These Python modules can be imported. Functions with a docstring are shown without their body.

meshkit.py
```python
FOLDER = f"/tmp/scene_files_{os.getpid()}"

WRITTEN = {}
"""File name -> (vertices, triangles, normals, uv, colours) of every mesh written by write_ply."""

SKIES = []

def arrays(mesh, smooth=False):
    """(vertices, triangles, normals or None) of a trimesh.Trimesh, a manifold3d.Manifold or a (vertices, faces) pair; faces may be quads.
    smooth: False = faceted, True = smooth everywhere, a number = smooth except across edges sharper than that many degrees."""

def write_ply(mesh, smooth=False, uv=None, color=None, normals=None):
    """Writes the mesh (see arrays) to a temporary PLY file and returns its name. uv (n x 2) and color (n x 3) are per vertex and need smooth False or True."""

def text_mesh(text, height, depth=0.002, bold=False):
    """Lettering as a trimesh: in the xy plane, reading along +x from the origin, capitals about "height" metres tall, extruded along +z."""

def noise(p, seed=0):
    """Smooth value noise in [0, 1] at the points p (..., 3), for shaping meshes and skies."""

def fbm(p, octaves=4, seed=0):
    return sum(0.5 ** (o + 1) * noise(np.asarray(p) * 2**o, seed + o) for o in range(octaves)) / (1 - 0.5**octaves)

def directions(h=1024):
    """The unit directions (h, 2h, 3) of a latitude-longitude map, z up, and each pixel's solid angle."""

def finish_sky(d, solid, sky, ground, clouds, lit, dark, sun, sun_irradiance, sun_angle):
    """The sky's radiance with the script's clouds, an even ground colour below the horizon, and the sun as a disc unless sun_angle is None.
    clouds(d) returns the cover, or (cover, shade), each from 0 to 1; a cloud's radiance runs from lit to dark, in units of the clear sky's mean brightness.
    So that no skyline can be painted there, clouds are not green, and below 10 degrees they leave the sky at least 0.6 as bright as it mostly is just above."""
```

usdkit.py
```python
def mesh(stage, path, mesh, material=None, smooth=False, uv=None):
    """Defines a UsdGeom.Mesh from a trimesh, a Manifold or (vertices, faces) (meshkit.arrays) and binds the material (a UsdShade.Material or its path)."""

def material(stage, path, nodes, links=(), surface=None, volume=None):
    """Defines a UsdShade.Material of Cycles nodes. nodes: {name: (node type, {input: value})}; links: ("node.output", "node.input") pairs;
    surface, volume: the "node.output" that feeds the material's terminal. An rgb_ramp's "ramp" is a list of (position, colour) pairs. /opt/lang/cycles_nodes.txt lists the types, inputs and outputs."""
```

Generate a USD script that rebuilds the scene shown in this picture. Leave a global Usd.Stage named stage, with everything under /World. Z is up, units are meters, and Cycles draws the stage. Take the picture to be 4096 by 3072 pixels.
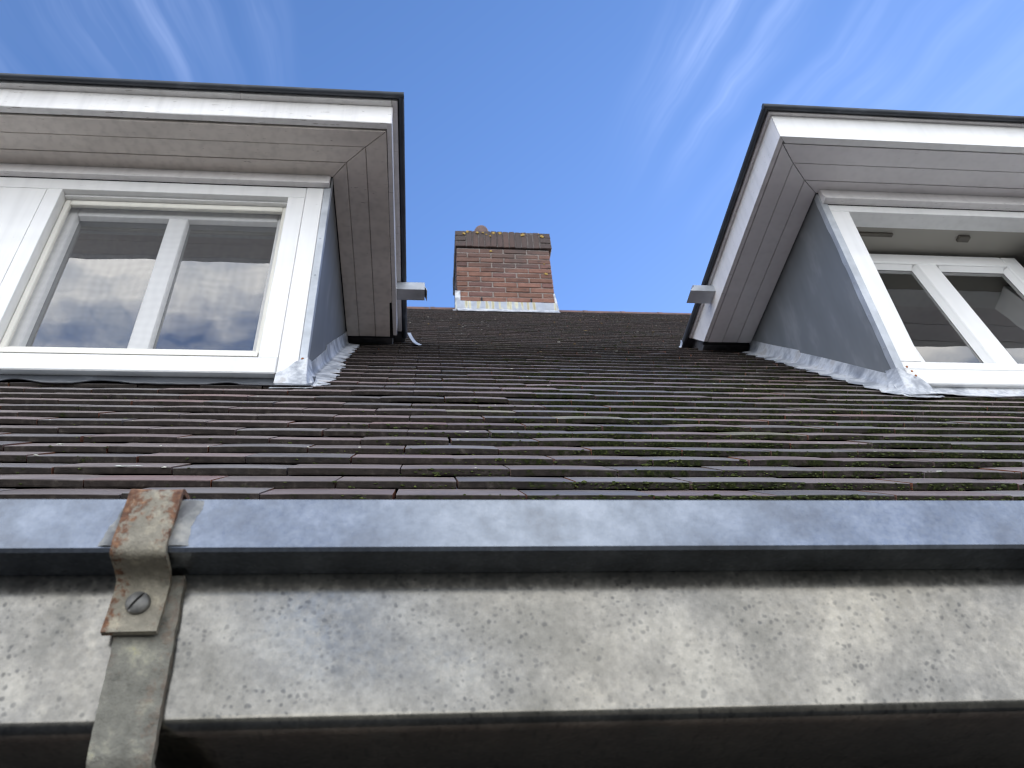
import math, random
import numpy as np, trimesh, usdkit, meshkit
from shapely.geometry import Polygon
from pxr import Usd, UsdGeom, UsdLux, UsdShade, Gf, Sdf, Vt

stage = Usd.Stage.CreateInMemory()
UsdGeom.SetStageUpAxis(stage, UsdGeom.Tokens.z)
UsdGeom.SetStageMetersPerUnit(stage, 1.0)
UsdGeom.Xform.Define(stage, '/World')
UsdGeom.Scope.Define(stage, '/World/Looks')
rng = np.random.default_rng(7)
random.seed(7)

# ------------------------------------------------------------------ camera
YAW, PITCH, ROLL = -0.1288813, 0.7029564, 0.0686612
def _rz(a): c, s = math.cos(a), math.sin(a); return np.array([[c, -s, 0], [s, c, 0], [0, 0, 1]])
def _rx(a): c, s = math.cos(a), math.sin(a); return np.array([[1, 0, 0], [0, c, -s], [0, s, c]])
def _ry(a): c, s = math.cos(a), math.sin(a); return np.array([[c, 0, s], [0, 1, 0], [-s, 0, c]])
CAM = _rz(YAW) @ _rx(PITCH) @ _ry(ROLL) @ np.array([[1, 0, 0], [0, 0, -1], [0, 1, 0]], float)
cam = UsdGeom.Camera.Define(stage, '/World/camera')
cam.CreateFocalLengthAttr(4.0)
cam.CreateHorizontalApertureAttr(4.0 * 4096 / 3408.5)
cam.CreateVerticalApertureAttr(4.0 * 3072 / 3408.5)
cam.CreateClippingRangeAttr(Gf.Vec2f(0.02, 5000))
cam.CreateFStopAttr(2.3)
cam.CreateFocusDistanceAttr(1.15)
EXPOSURE = 1.45
cam.CreateExposureAttr(EXPOSURE)
m4 = np.eye(4); m4[:3, :3] = CAM.T
cam.AddTransformOp().Set(Gf.Matrix4d(*m4.ravel().tolist()))

def mat(name, nodes, links=(), surface='p.BSDF', **k):
    return usdkit.material(stage, '/World/Looks/' + name, nodes, links, surface=surface, **k)

# ------------------------------------------------------------------ sky and sun
SUN_EL, SUN_AZ = math.radians(20), math.radians(48)         # the sun stands behind the ridge, a little to the right
SUN = np.array([math.cos(SUN_EL) * math.sin(SUN_AZ), math.cos(SUN_EL) * math.cos(SUN_AZ), math.sin(SUN_EL)])
SKY_STRENGTH = 0.1
CIRRUS_POLE = np.array([-0.0415, 0.8905, 0.4530]); CIRRUS_POLE /= np.linalg.norm(CIRRUS_POLE)
_e1 = np.cross(CIRRUS_POLE, [0, 0, 1]); _e1 /= np.linalg.norm(_e1)
_e2 = np.cross(_e1, CIRRUS_POLE)

def sky_material():
    n, l = {}, []
    n['tc'] = ('texture_coordinate', {})
    d = 'tc.generated'
    n['sky'] = ('sky_texture', dict(sky_type='single_scattering', sun_disc=False, sun_elevation=SUN_EL, sun_rotation=SUN_AZ, altitude=50.0,
                                    air_density=1.0, aerosol_density=0.15, ozone_density=2.6))
    # gnomonic coordinates round the point where the cirrus streaks converge
    for k, v in (('dp', CIRRUS_POLE), ('d1', _e1), ('d2', _e2)):
        n[k] = ('vector_math', dict(math_type='dot_product', vector2=tuple(v)))
        l.append((d, k + '.vector1'))
    n['phi'] = ('math', dict(math_type='arctan2')); l += [('d1.value', 'phi.value1'), ('d2.value', 'phi.value2')]
    n['rad'] = ('math', dict(math_type='arccosine')); l.append(('dp.value', 'rad.value1'))
    n['pr'] = ('combine_xyz', dict(z=0.0)); l += [('phi.value', 'pr.x'), ('rad.value', 'pr.y')]
    # gentle bending of the streaks
    n['wmap'] = ('mapping', dict(scale=(2.2, 5.0, 1))); l.append(('pr.vector', 'wmap.vector'))
    n['warp'] = ('noise_texture', dict(dimensions='2D', scale=1.0, detail=3.0)); l.append(('wmap.vector', 'warp.vector'))
    n['wv'] = ('math', dict(math_type='multiply_add', value2=0.07, value3=-0.035)); l.append(('warp.fac', 'wv.value1'))
    n['phw'] = ('math', dict(math_type='add')); l += [('phi.value', 'phw.value1'), ('wv.value', 'phw.value2')]
    n['pr2'] = ('combine_xyz', dict(z=0.0)); l += [('phw.value', 'pr2.x'), ('rad.value', 'pr2.y')]
    n['smap'] = ('mapping', dict(scale=(26, 2.8, 1))); l.append(('pr2.vector', 'smap.vector'))
    n['fine'] = ('noise_texture', dict(dimensions='2D', scale=1.0, detail=7.0, roughness=0.58)); l.append(('smap.vector', 'fine.vector'))
    n['smap2'] = ('mapping', dict(scale=(4, 2.6, 1), location=(3.1, 0.4, 0))); l.append(('pr2.vector', 'smap2.vector'))
    n['broad'] = ('noise_texture', dict(dimensions='2D', scale=1.0, detail=4.0, roughness=0.55)); l.append(('smap2.vector', 'broad.vector'))
    # which bearings carry streaks
    n['ph01'] = ('map_range', dict(from_min=-1.2, from_max=1.2, clamp=True)); l.append(('phw.value', 'ph01.value'))
    n['bear'] = ('rgb_ramp', dict(ramp=CIRRUS_RAMP)); l.append(('ph01.result', 'bear.fac'))
    n['bearv'] = ('rgb_to_bw', {}); l.append(('bear.color', 'bearv.color'))
    n['rfade'] = ('map_range', dict(range_type='smoothstep', from_min=0.50, from_max=0.70, clamp=True)); l.append(('rad.value', 'rfade.value'))
    n['fr'] = ('map_range', dict(from_min=0.40, from_max=0.78, clamp=True)); l.append(('fine.fac', 'fr.value'))
    n['br'] = ('map_range', dict(from_min=0.38, from_max=0.66, clamp=True)); l.append(('broad.fac', 'br.value'))
    n['c1'] = ('math', dict(math_type='multiply_add', value2=0.75, value3=0.25)); l.append(('fr.result', 'c1.value1'))
    n['c2'] = ('math', dict(math_type='multiply')); l += [('c1.value', 'c2.value1'), ('bearv.val', 'c2.value2')]
    n['c3'] = ('math', dict(math_type='multiply')); l += [('c2.value', 'c3.value1'), ('rfade.result', 'c3.value2')]
    n['c3b'] = ('math', dict(math_type='multiply_add', value2=0.6, value3=0.4)); l.append(('br.result', 'c3b.value1'))
    n['c4'] = ('math', dict(math_type='multiply', use_clamp=True)); l += [('c3.value', 'c4.value1'), ('c3b.value', 'c4.value2')]
    # fair-weather cumulus over the half of the sky that the windows mirror
    n['sep'] = ('separate_xyz', {}); l.append((d, 'sep.vector'))
    n['zz'] = ('math', dict(math_type='add', value2=0.12)); l.append(('sep.z', 'zz.value1'))
    n['zc'] = ('math', dict(math_type='maximum', value2=0.05)); l.append(('zz.value', 'zc.value1'))
    n['px'] = ('math', dict(math_type='divide')); l += [('sep.x', 'px.value1'), ('zc.value', 'px.value2')]
    n['py'] = ('math', dict(math_type='divide')); l += [('sep.y', 'py.value1'), ('zc.value', 'py.value2')]
    n['pl'] = ('combine_xyz', dict(z=4.3)); l += [('px.value', 'pl.x'), ('py.value', 'pl.y')]
    n['cn'] = ('noise_texture', dict(scale=2.3, detail=8.0, roughness=0.56)); l.append(('pl.vector', 'cn.vector'))
    n['cov'] = ('map_range', dict(range_type='smoothstep', from_min=0.25, from_max=-0.35, to_min=-0.30, to_max=0.085, clamp=True)); l.append(('sep.y', 'cov.value'))
    n['low'] = ('map_range', dict(range_type='smoothstep', from_min=0.62, from_max=0.15, to_max=0.09, clamp=True)); l.append(('sep.z', 'low.value'))
    n['ca0'] = ('math', dict(math_type='add')); l += [('cov.result', 'ca0.value1'), ('low.result', 'ca0.value2')]
    n['ca'] = ('math', dict(math_type='add')); l += [('cn.fac', 'ca.value1'), ('ca0.value', 'ca.value2')]
    n['cu'] = ('map_range', dict(range_type='smoothstep', from_min=0.47, from_max=0.64, clamp=True)); l.append(('ca.value', 'cu.value'))
    n['cs'] = ('noise_texture', dict(scale=6.5, detail=6.0, roughness=0.55)); l.append(('pl.vector', 'cs.vector'))
    n['csr'] = ('rgb_ramp', dict(ramp=[(0.38, (3.2, 3.7, 4.7)), (0.57, (8.9, 8.8, 8.6))])); l.append(('cs.fac', 'csr.fac'))
    n['deep'] = ('hsv', dict(saturation=1.15, value=1.04)); l.append(('sky.color', 'deep.color'))
    n['mixc'] = ('mix', dict(mix_type='mix', color2=(5.2, 6.0, 8.4))); l += [('c4.value', 'mixc.fac'), ('deep.color', 'tint.color1'), ('tint.color', 'mixc.color1')]
    n['tint'] = ('mix', dict(mix_type='multiply', fac=1.0, color2=(1.16, 0.985, 1.08)))
    n['mixu'] = ('mix', dict(mix_type='mix')); l += [('cu.result', 'mixu.fac'), ('mixc.color', 'mixu.color1'), ('csr.color', 'mixu.color2')]
    n['bg'] = ('background_shader', dict(strength=SKY_STRENGTH)); l.append(('mixu.color', 'bg.color'))
    return usdkit.material(stage, '/World/Looks/sky_look', n, l, surface='bg.background')

def _bumps(spec, lo=-1.2, hi=1.2, n=241):
    x = np.linspace(lo, hi, n); y = np.zeros(n)
    for c, w, a in spec:
        y = np.maximum(y, a * np.exp(-((x - c) / w) ** 2))
    return [(float(i) / (n - 1), (float(v),) * 3) for i, v in enumerate(y)]
CIRRUS_RAMP = _bumps([(-.72, .07, .24), (-.54, .10, .13), (-.425, .018, .22), (-.40, .05, .14), (-.335, .022, .12), (-.25, .030, .20), (.505, .020, .32), (.48, .06, .12), (.572, .026, .21), (.665, .018, .24), (.72, .05, .15), (.775, .020, .20), (.85, .06, .17)])
sky = UsdLux.DomeLight.Define(stage, '/World/sky')
UsdShade.MaterialBindingAPI.Apply(sky.GetPrim()).Bind(sky_material())
sky.GetPrim().SetCustomDataByKey('kind', 'structure')
sun = UsdLux.DistantLight.Define(stage, '/World/sun')
sun.CreateNormalizeAttr(True) if hasattr(sun, 'CreateNormalizeAttr') else None
sun.CreateIntensityAttr(1.0); sun.CreateAngleAttr(0.53); sun.CreateColorAttr(Gf.Vec3f(1.0, 0.93, 0.82))
zx = SUN; xx = np.cross([0, 0, 1], zx); xx /= np.linalg.norm(xx); yx = np.cross(zx, xx)
ms = np.eye(4); ms[0, :3], ms[1, :3], ms[2, :3] = xx, yx, zx
sun.AddTransformOp().Set(Gf.Matrix4d(*ms.ravel().tolist()))

# ------------------------------------------------------------------ helpers
_taken = {}
def numbered(parent, name):
    key = f'{parent}/{name}'; k = _taken.get(key, 0); _taken[key] = k + 1
    return key if k == 0 else f'{key}_{k:03d}'
def pth(parent): return '/World' if parent is None else (parent if isinstance(parent, str) else str(parent.GetPath()))
def tag(p, **kw):
    for k, v in kw.items(): p.SetCustomDataByKey(k, v)
    return p
def obj(name, mesh, m, parent=None, smooth=False, **kw):
    p = usdkit.mesh(stage, numbered(pth(parent), name), mesh, m, smooth=smooth).GetPrim()
    return tag(p, **kw)
def thing(name, label, category, **kw):
    p = UsdGeom.Xform.Define(stage, numbered('/World', name)).GetPrim()
    return tag(p, label=label, category=category, **kw)
def cat(ms): return trimesh.util.concatenate(ms)
def hull(pts): return trimesh.convex.convex_hull(np.asarray(pts, float))
def box(x0, x1, y0, y1, z0, z1, b=0.0015):
    x0, x1 = min(x0, x1), max(x0, x1)
    b = min(b, (x1 - x0) * .45, (y1 - y0) * .45, (z1 - z0) * .45)
    P = []
    for X, sx in ((x0, 1), (x1, -1)):
        for Y, sy in ((y0, 1), (y1, -1)):
            for Z, sz in ((z0, 1), (z1, -1)):
                P += [(X, Y + sy * b, Z + sz * b), (X + sx * b, Y, Z + sz * b), (X + sx * b, Y + sy * b, Z)]
    return hull(P)
def sweep_x(profile, x0, x1, n=1, closed=True):
    """Extrudes a (y, z) polygon along x; caps included."""
    poly = Polygon(profile)
    m = trimesh.creation.extrude_polygon(poly, x1 - x0, engine='earcut')
    v = m.vertices.copy(); m.vertices = np.stack([x0 + v[:, 2], v[:, 0], v[:, 1]], 1)
    return m
def sweep_y(profile, y0, y1):
    poly = Polygon(profile)
    m = trimesh.creation.extrude_polygon(poly, y1 - y0, engine='earcut')
    v = m.vertices.copy(); m.vertices = np.stack([v[:, 0], y0 + v[:, 2], v[:, 1]], 1); m.invert()
    return m
def plate(poly_xy, z0, z1, groove=0.0009, bev=0.0014, under=True):
    """A board lying flat: convex xy polygon, bevelled along its lower edges, shrunk a little so that joints stay open."""
    a = Polygon(poly_xy).buffer(-groove, join_style=2); c = Polygon(poly_xy).buffer(-groove - bev, join_style=2)
    P = [(x, y, z1) for x, y in a.exterior.coords[:-1]] + [(x, y, z0 + bev) for x, y in a.exterior.coords[:-1]] + [(x, y, z0) for x, y in c.exterior.coords[:-1]]
    return hull(P)
def tube(p, q, r, n=16):
    return trimesh.creation.cylinder(radius=r, segment=[p, q], sections=n)
def grid_mesh(P):
    """P: (n, m, 3) points -> one sheet."""
    n, m = P.shape[:2]; i = np.arange(n * m).reshape(n, m)
    q = np.stack([i[:-1, :-1], i[1:, :-1], i[1:, 1:], i[:-1, 1:]], -1).reshape(-1, 4)
    return trimesh.Trimesh(P.reshape(-1, 3), np.vstack([q[:, [0, 1, 2]], q[:, [0, 2, 3]]]), process=False)
def thick_sheet(P, t):
    """A sheet with thickness: the grid and a copy pushed back along its normals, joined round the rim."""
    g = grid_mesh(P); nrm = g.vertex_normals
    n, m = P.shape[:2]; N = n * m
    back = g.vertices - nrm * t
    i = np.arange(N).reshape(n, m)
    rim = np.concatenate([i[0, :], i[1:, -1], i[-1, -2::-1], i[-2:0:-1, 0]])
    F = [g.faces, g.faces[:, ::-1] + N]
    a, b = rim, np.roll(rim, -1)
    F += [np.stack([b, a, a + N], 1), np.stack([b, a + N, b + N], 1)]
    return trimesh.Trimesh(np.vstack([g.vertices, back]), np.vstack(F), process=False)

# ------------------------------------------------------------------ materials
def noisy(name, stops, scale=8.0, detail=5.0, rough=0.6, bump=0.0, bscale=60.0, metallic=0.0, spec=0.5, stretch=(1, 1, 1), distort=0.0, bdist=0.002, nrough=0.55):
    n = {'g': ('geometry', {}), 'm': ('mapping', dict(scale=tuple(stretch))), 'n': ('noise_texture', dict(scale=scale, detail=detail, distortion=distort, roughness=nrough)),
         'r': ('rgb_ramp', dict(ramp=stops)), 'p': ('principled_bsdf', dict(roughness=rough, metallic=metallic, specular_ior_level=spec))}
    l = [('g.position', 'm.vector'), ('m.vector', 'n.vector'), ('n.fac', 'r.fac'), ('r.color', 'p.base_color')]
    if bump:
        n['bn'] = ('noise_texture', dict(scale=bscale, detail=4.0)); n['b'] = ('bump', dict(strength=bump, distance=bdist))
        l += [('m.vector', 'bn.vector'), ('bn.fac', 'b.height'), ('b.normal', 'p.normal')]
    return mat(name, n, l)

def paint(name, base, dirt, amount=0.5, rough=0.42, crack=0.0, scale=9.0):
    """Old gloss paint: faint mottling, dirt specks, and (crack) chips where the wood shows."""
    n = {'g': ('geometry', {}), 'm': ('mapping', dict(scale=(0.35, 1, 1))),
         'n1': ('noise_texture', dict(scale=scale, detail=6.0)), 'r1': ('rgb_ramp', dict(ramp=[(0.35, tuple(np.array(base) * (1 - .16 * amount))), (0.62, base)])),
         'n2': ('noise_texture', dict(scale=120.0, detail=3.0)), 'r2': ('rgb_ramp', dict(ramp=[(0.70, (0, 0, 0)), (0.78, (1, 1, 1))])),
         'f2': ('math', dict(math_type='multiply', value2=amount)), 'v2': ('rgb_to_bw', {}),
         'mx': ('mix', dict(mix_type='mix', color2=dirt)),
         'bn': ('noise_texture', dict(scale=30.0, detail=5.0)), 'b': ('bump', dict(strength=0.25, distance=0.0015)),
         'p': ('principled_bsdf', dict(roughness=rough))}
    l = [('g.position', 'm.vector'), ('m.vector', 'n1.vector'), ('n1.fac', 'r1.fac'), ('m.vector', 'n2.vector'), ('n2.fac', 'r2.fac'), ('r2.color', 'v2.color'), ('v2.val', 'f2.value1'),
         ('f2.value', 'mx.fac'), ('r1.color', 'mx.color1'), ('m.vector', 'bn.vector'), ('bn.fac', 'b.height'), ('b.normal', 'p.normal')]
    n['dm'] = ('mapping', dict(scale=(34, 34, 1.6))); n['dn'] = ('noise_texture', dict(scale=1.0, detail=4.0)); n['dr'] = ('map_range', dict(from_min=.45, from_max=.75, to_min=1.0, to_max=1.0 - .22 * amount, clamp=True)); n['dv'] = ('vector_math', dict(math_type='scale'))
    l += [('g.position', 'dm.vector'), ('dm.vector', 'dn.vector'), ('dn.fac', 'dr.value'), ('mx.color', 'dv.vector1'), ('dr.result', 'dv.scale')]
    out = 'dv.vector'
    if crack:
        n['cm'] = ('mapping', dict(scale=(2.2, 16, 16))); n['cn'] = ('noise_texture', dict(scale=7.0, detail=8.0, roughness=0.62))
        n['cr'] = ('map_range', dict(from_min=0.635, from_max=0.665, clamp=True, to_max=crack)); n['cmx'] = ('mix', dict(mix_type='mix', color2=(0.23, 0.20, 0.17)))
        l += [('g.position', 'cm.vector'), ('cm.vector', 'cn.vector'), ('cn.fac', 'cr.value'), ('cr.result', 'cmx.fac'), (out, 'cmx.color1')]
        out = 'cmx.color'
    l.append((out, 'p.base_color'))
    return mat(name, n, l)

M_white = paint('white_gloss_paint', (0.80, 0.80, 0.785), (0.45, 0.43, 0.40), 0.35)
M_white_old = paint('flaking_white_paint', (0.80, 0.79, 0.77), (0.33, 0.31, 0.29), 0.6, crack=0.8)
M_white_side = paint('dull_white_paint', (0.74, 0.72, 0.71), (0.42, 0.40, 0.38), 0.5, crack=0.5)
M_cream = paint('cream_lacquer', (0.78, 0.76, 0.68), (0.5, 0.47, 0.40), 0.25, rough=0.35)
M_soffit_l = paint('soffit_paint_aged', (0.70, 0.645, 0.585), (0.20, 0.15, 0.14), 0.75, rough=0.55, crack=0.16)
M_soffit_r = paint('soffit_paint_clean', (0.74, 0.72, 0.72), (0.4, 0.33, 0.33), 0.3, rough=0.5)
M_sash = paint('white_sash_lacquer', (0.78, 0.78, 0.765), (0.5, 0.5, 0.48), 0.15, rough=0.35)
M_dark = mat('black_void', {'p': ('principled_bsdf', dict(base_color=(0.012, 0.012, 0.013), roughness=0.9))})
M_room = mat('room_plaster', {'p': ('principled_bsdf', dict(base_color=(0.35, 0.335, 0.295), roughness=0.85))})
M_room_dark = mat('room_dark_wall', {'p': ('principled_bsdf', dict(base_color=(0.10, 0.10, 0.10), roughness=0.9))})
M_bead = noisy('dark_zinc_roll', [(0.35, (0.032, 0.037, 0.045)), (0.6, (0.05, 0.057, 0.068)), (0.78, (0.11, 0.12, 0.135))], scale=22, rough=0.45, metallic=0.35, bump=0.15, stretch=(.4, .4, 1))
M_zinc = noisy('weathered_zinc', [(0.3, (0.36, 0.38, 0.40)), (0.55, (0.46, 0.485, 0.51)), (0.75, (0.56, 0.59, 0.62))], scale=14, rough=0.5, metallic=0.5, bump=0.08)
M_zinc_cheek = noisy('dark_zinc_sheet', [(0.32, (0.15, 0.162, 0.17)), (0.55, (0.175, 0.187, 0.196)), (0.75, (0.26, 0.272, 0.28))], scale=9, detail=8, rough=0.5, metallic=0.3, bump=0.15, bscale=7, bdist=.006, stretch=(1, 1, .35), nrough=.6)
M_lead = noisy('dressed_lead', [(0.30, (0.20, 0.215, 0.24)), (0.45, (0.33, 0.35, 0.38)), (0.58, (0.62, 0.64, 0.66)), (0.68, (0.46, 0.45, 0.44)), (0.78, (0.72, 0.73, 0.74))], scale=18, detail=8, rough=0.48, metallic=0.25, bump=0.55, bscale=24, bdist=.005, nrough=.58, stretch=(1, .45, 1))
M_apron = noisy('shaded_lead', [(0.30, (0.13, 0.14, 0.155)), (0.60, (0.20, 0.215, 0.235)), (0.76, (0.34, 0.355, 0.375))], scale=14, detail=6, rough=0.28, metallic=0.95, bump=0.2, bscale=40, bdist=.003)  # lead colour darkened for the shade under the sill
M_rust = noisy('rust_stain', [(0.35, (0.20, 0.07, 0.025)), (0.6, (0.36, 0.15, 0.06))], scale=200, rough=0.85)
M_pane_backing = noisy('grey_backing_sheet', [(0.3, (0.105, 0.112, 0.108)), (0.7, (0.13, 0.138, 0.133))], scale=5, rough=.9)
M_fitting = noisy('brown_fitting', [(0.3, (0.10, 0.09, 0.075)), (0.7, (0.15, 0.135, 0.11))], scale=30, rough=.7)
M_stain = noisy('stained_eaves_wood', [(0.3, (0.040, 0.038, 0.036)), (0.7, (0.062, 0.058, 0.055))], scale=12, rough=.8)
M_felt = noisy('roof_felt', [(0.3, (0.05, 0.05, 0.055)), (0.7, (0.10, 0.10, 0.105))], scale=30, rough=0.9)

def glass_mat(name, tint=(0.93, 0.95, 0.94), boost=0.15):
    return mat(name, {'f': ('fresnel', dict(IOR=1.52)), 'a': ('math', dict(math_type='multiply_add', value2=1.55, value3=boost, use_clamp=True)), 't': ('transparent_bsdf', dict(color=tint)),
                      'gl': ('glossy_bsdf', dict(color=(1, 1, 1), roughness=0.0)), 'mx': ('mix_closure', {}), 'g': ('geometry', {}), 'bn': ('noise_texture', dict(scale=11.0, detail=0.0)), 'b': ('bump', dict(strength=0.14, distance=0.003))},
               [('g.position', 'bn.vector'), ('bn.fac', 'b.height'), ('b.normal', 'gl.normal'), ('f.fac', 'a.value1'), ('a.value', 'mx.fac'), ('t.BSDF', 'mx.closure1'), ('gl.BSDF', 'mx.closure2')], surface='mx.closure')
M_glass = glass_mat('window_glass', boost=0.25)
M_glass_r = glass_mat('window_glass_clear', boost=0.09)
# fine insect mesh in front of the left window: thin dark threads, finer than a pixel, with the slow beat of two mesh layers
M_mesh = mat('insect_mesh', {'g': ('geometry', {}), 'm': ('mapping', dict(scale=(1, 0, 1))),
                             'wn': ('noise_texture', dict(scale=6.0, detail=2.0)), 'wv': ('vector_math', dict(math_type='scale', scale=0.10)), 'wa': ('vector_math', dict(math_type='add')),
                             'w1': ('wave_texture', dict(bands_direction='x', scale=9.5, distortion=1.2, detail=1.0)), 'w2': ('wave_texture', dict(bands_direction='z', scale=9.5, distortion=1.6, detail=1.0)),
                             'ws': ('math', dict(math_type='add')), 'wr': ('map_range', dict(from_min=0.3, from_max=1.7, to_min=0.15, to_max=0.20)),
                             't': ('transparent_bsdf', {}), 'd': ('diffuse_bsdf', dict(color=(0.10, 0.104, 0.112))), 'mx': ('mix_closure', {})},
             [('g.position', 'm.vector'), ('m.vector', 'wn.vector'), ('wn.color', 'wv.vector1'), ('m.vector', 'wa.vector1'), ('wv.vector', 'wa.vector2'), ('wa.vector', 'w1.vector'), ('wa.vector', 'w2.vector'),
              ('w1.fac', 'ws.value1'), ('w2.fac', 'ws.value2'), ('ws.value', 'wr.value'), ('wr.result', 'mx.fac'), ('t.BSDF', 'mx.closure1'), ('d.BSDF', 'mx.closure2')], surface='mx.closure')

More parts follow.
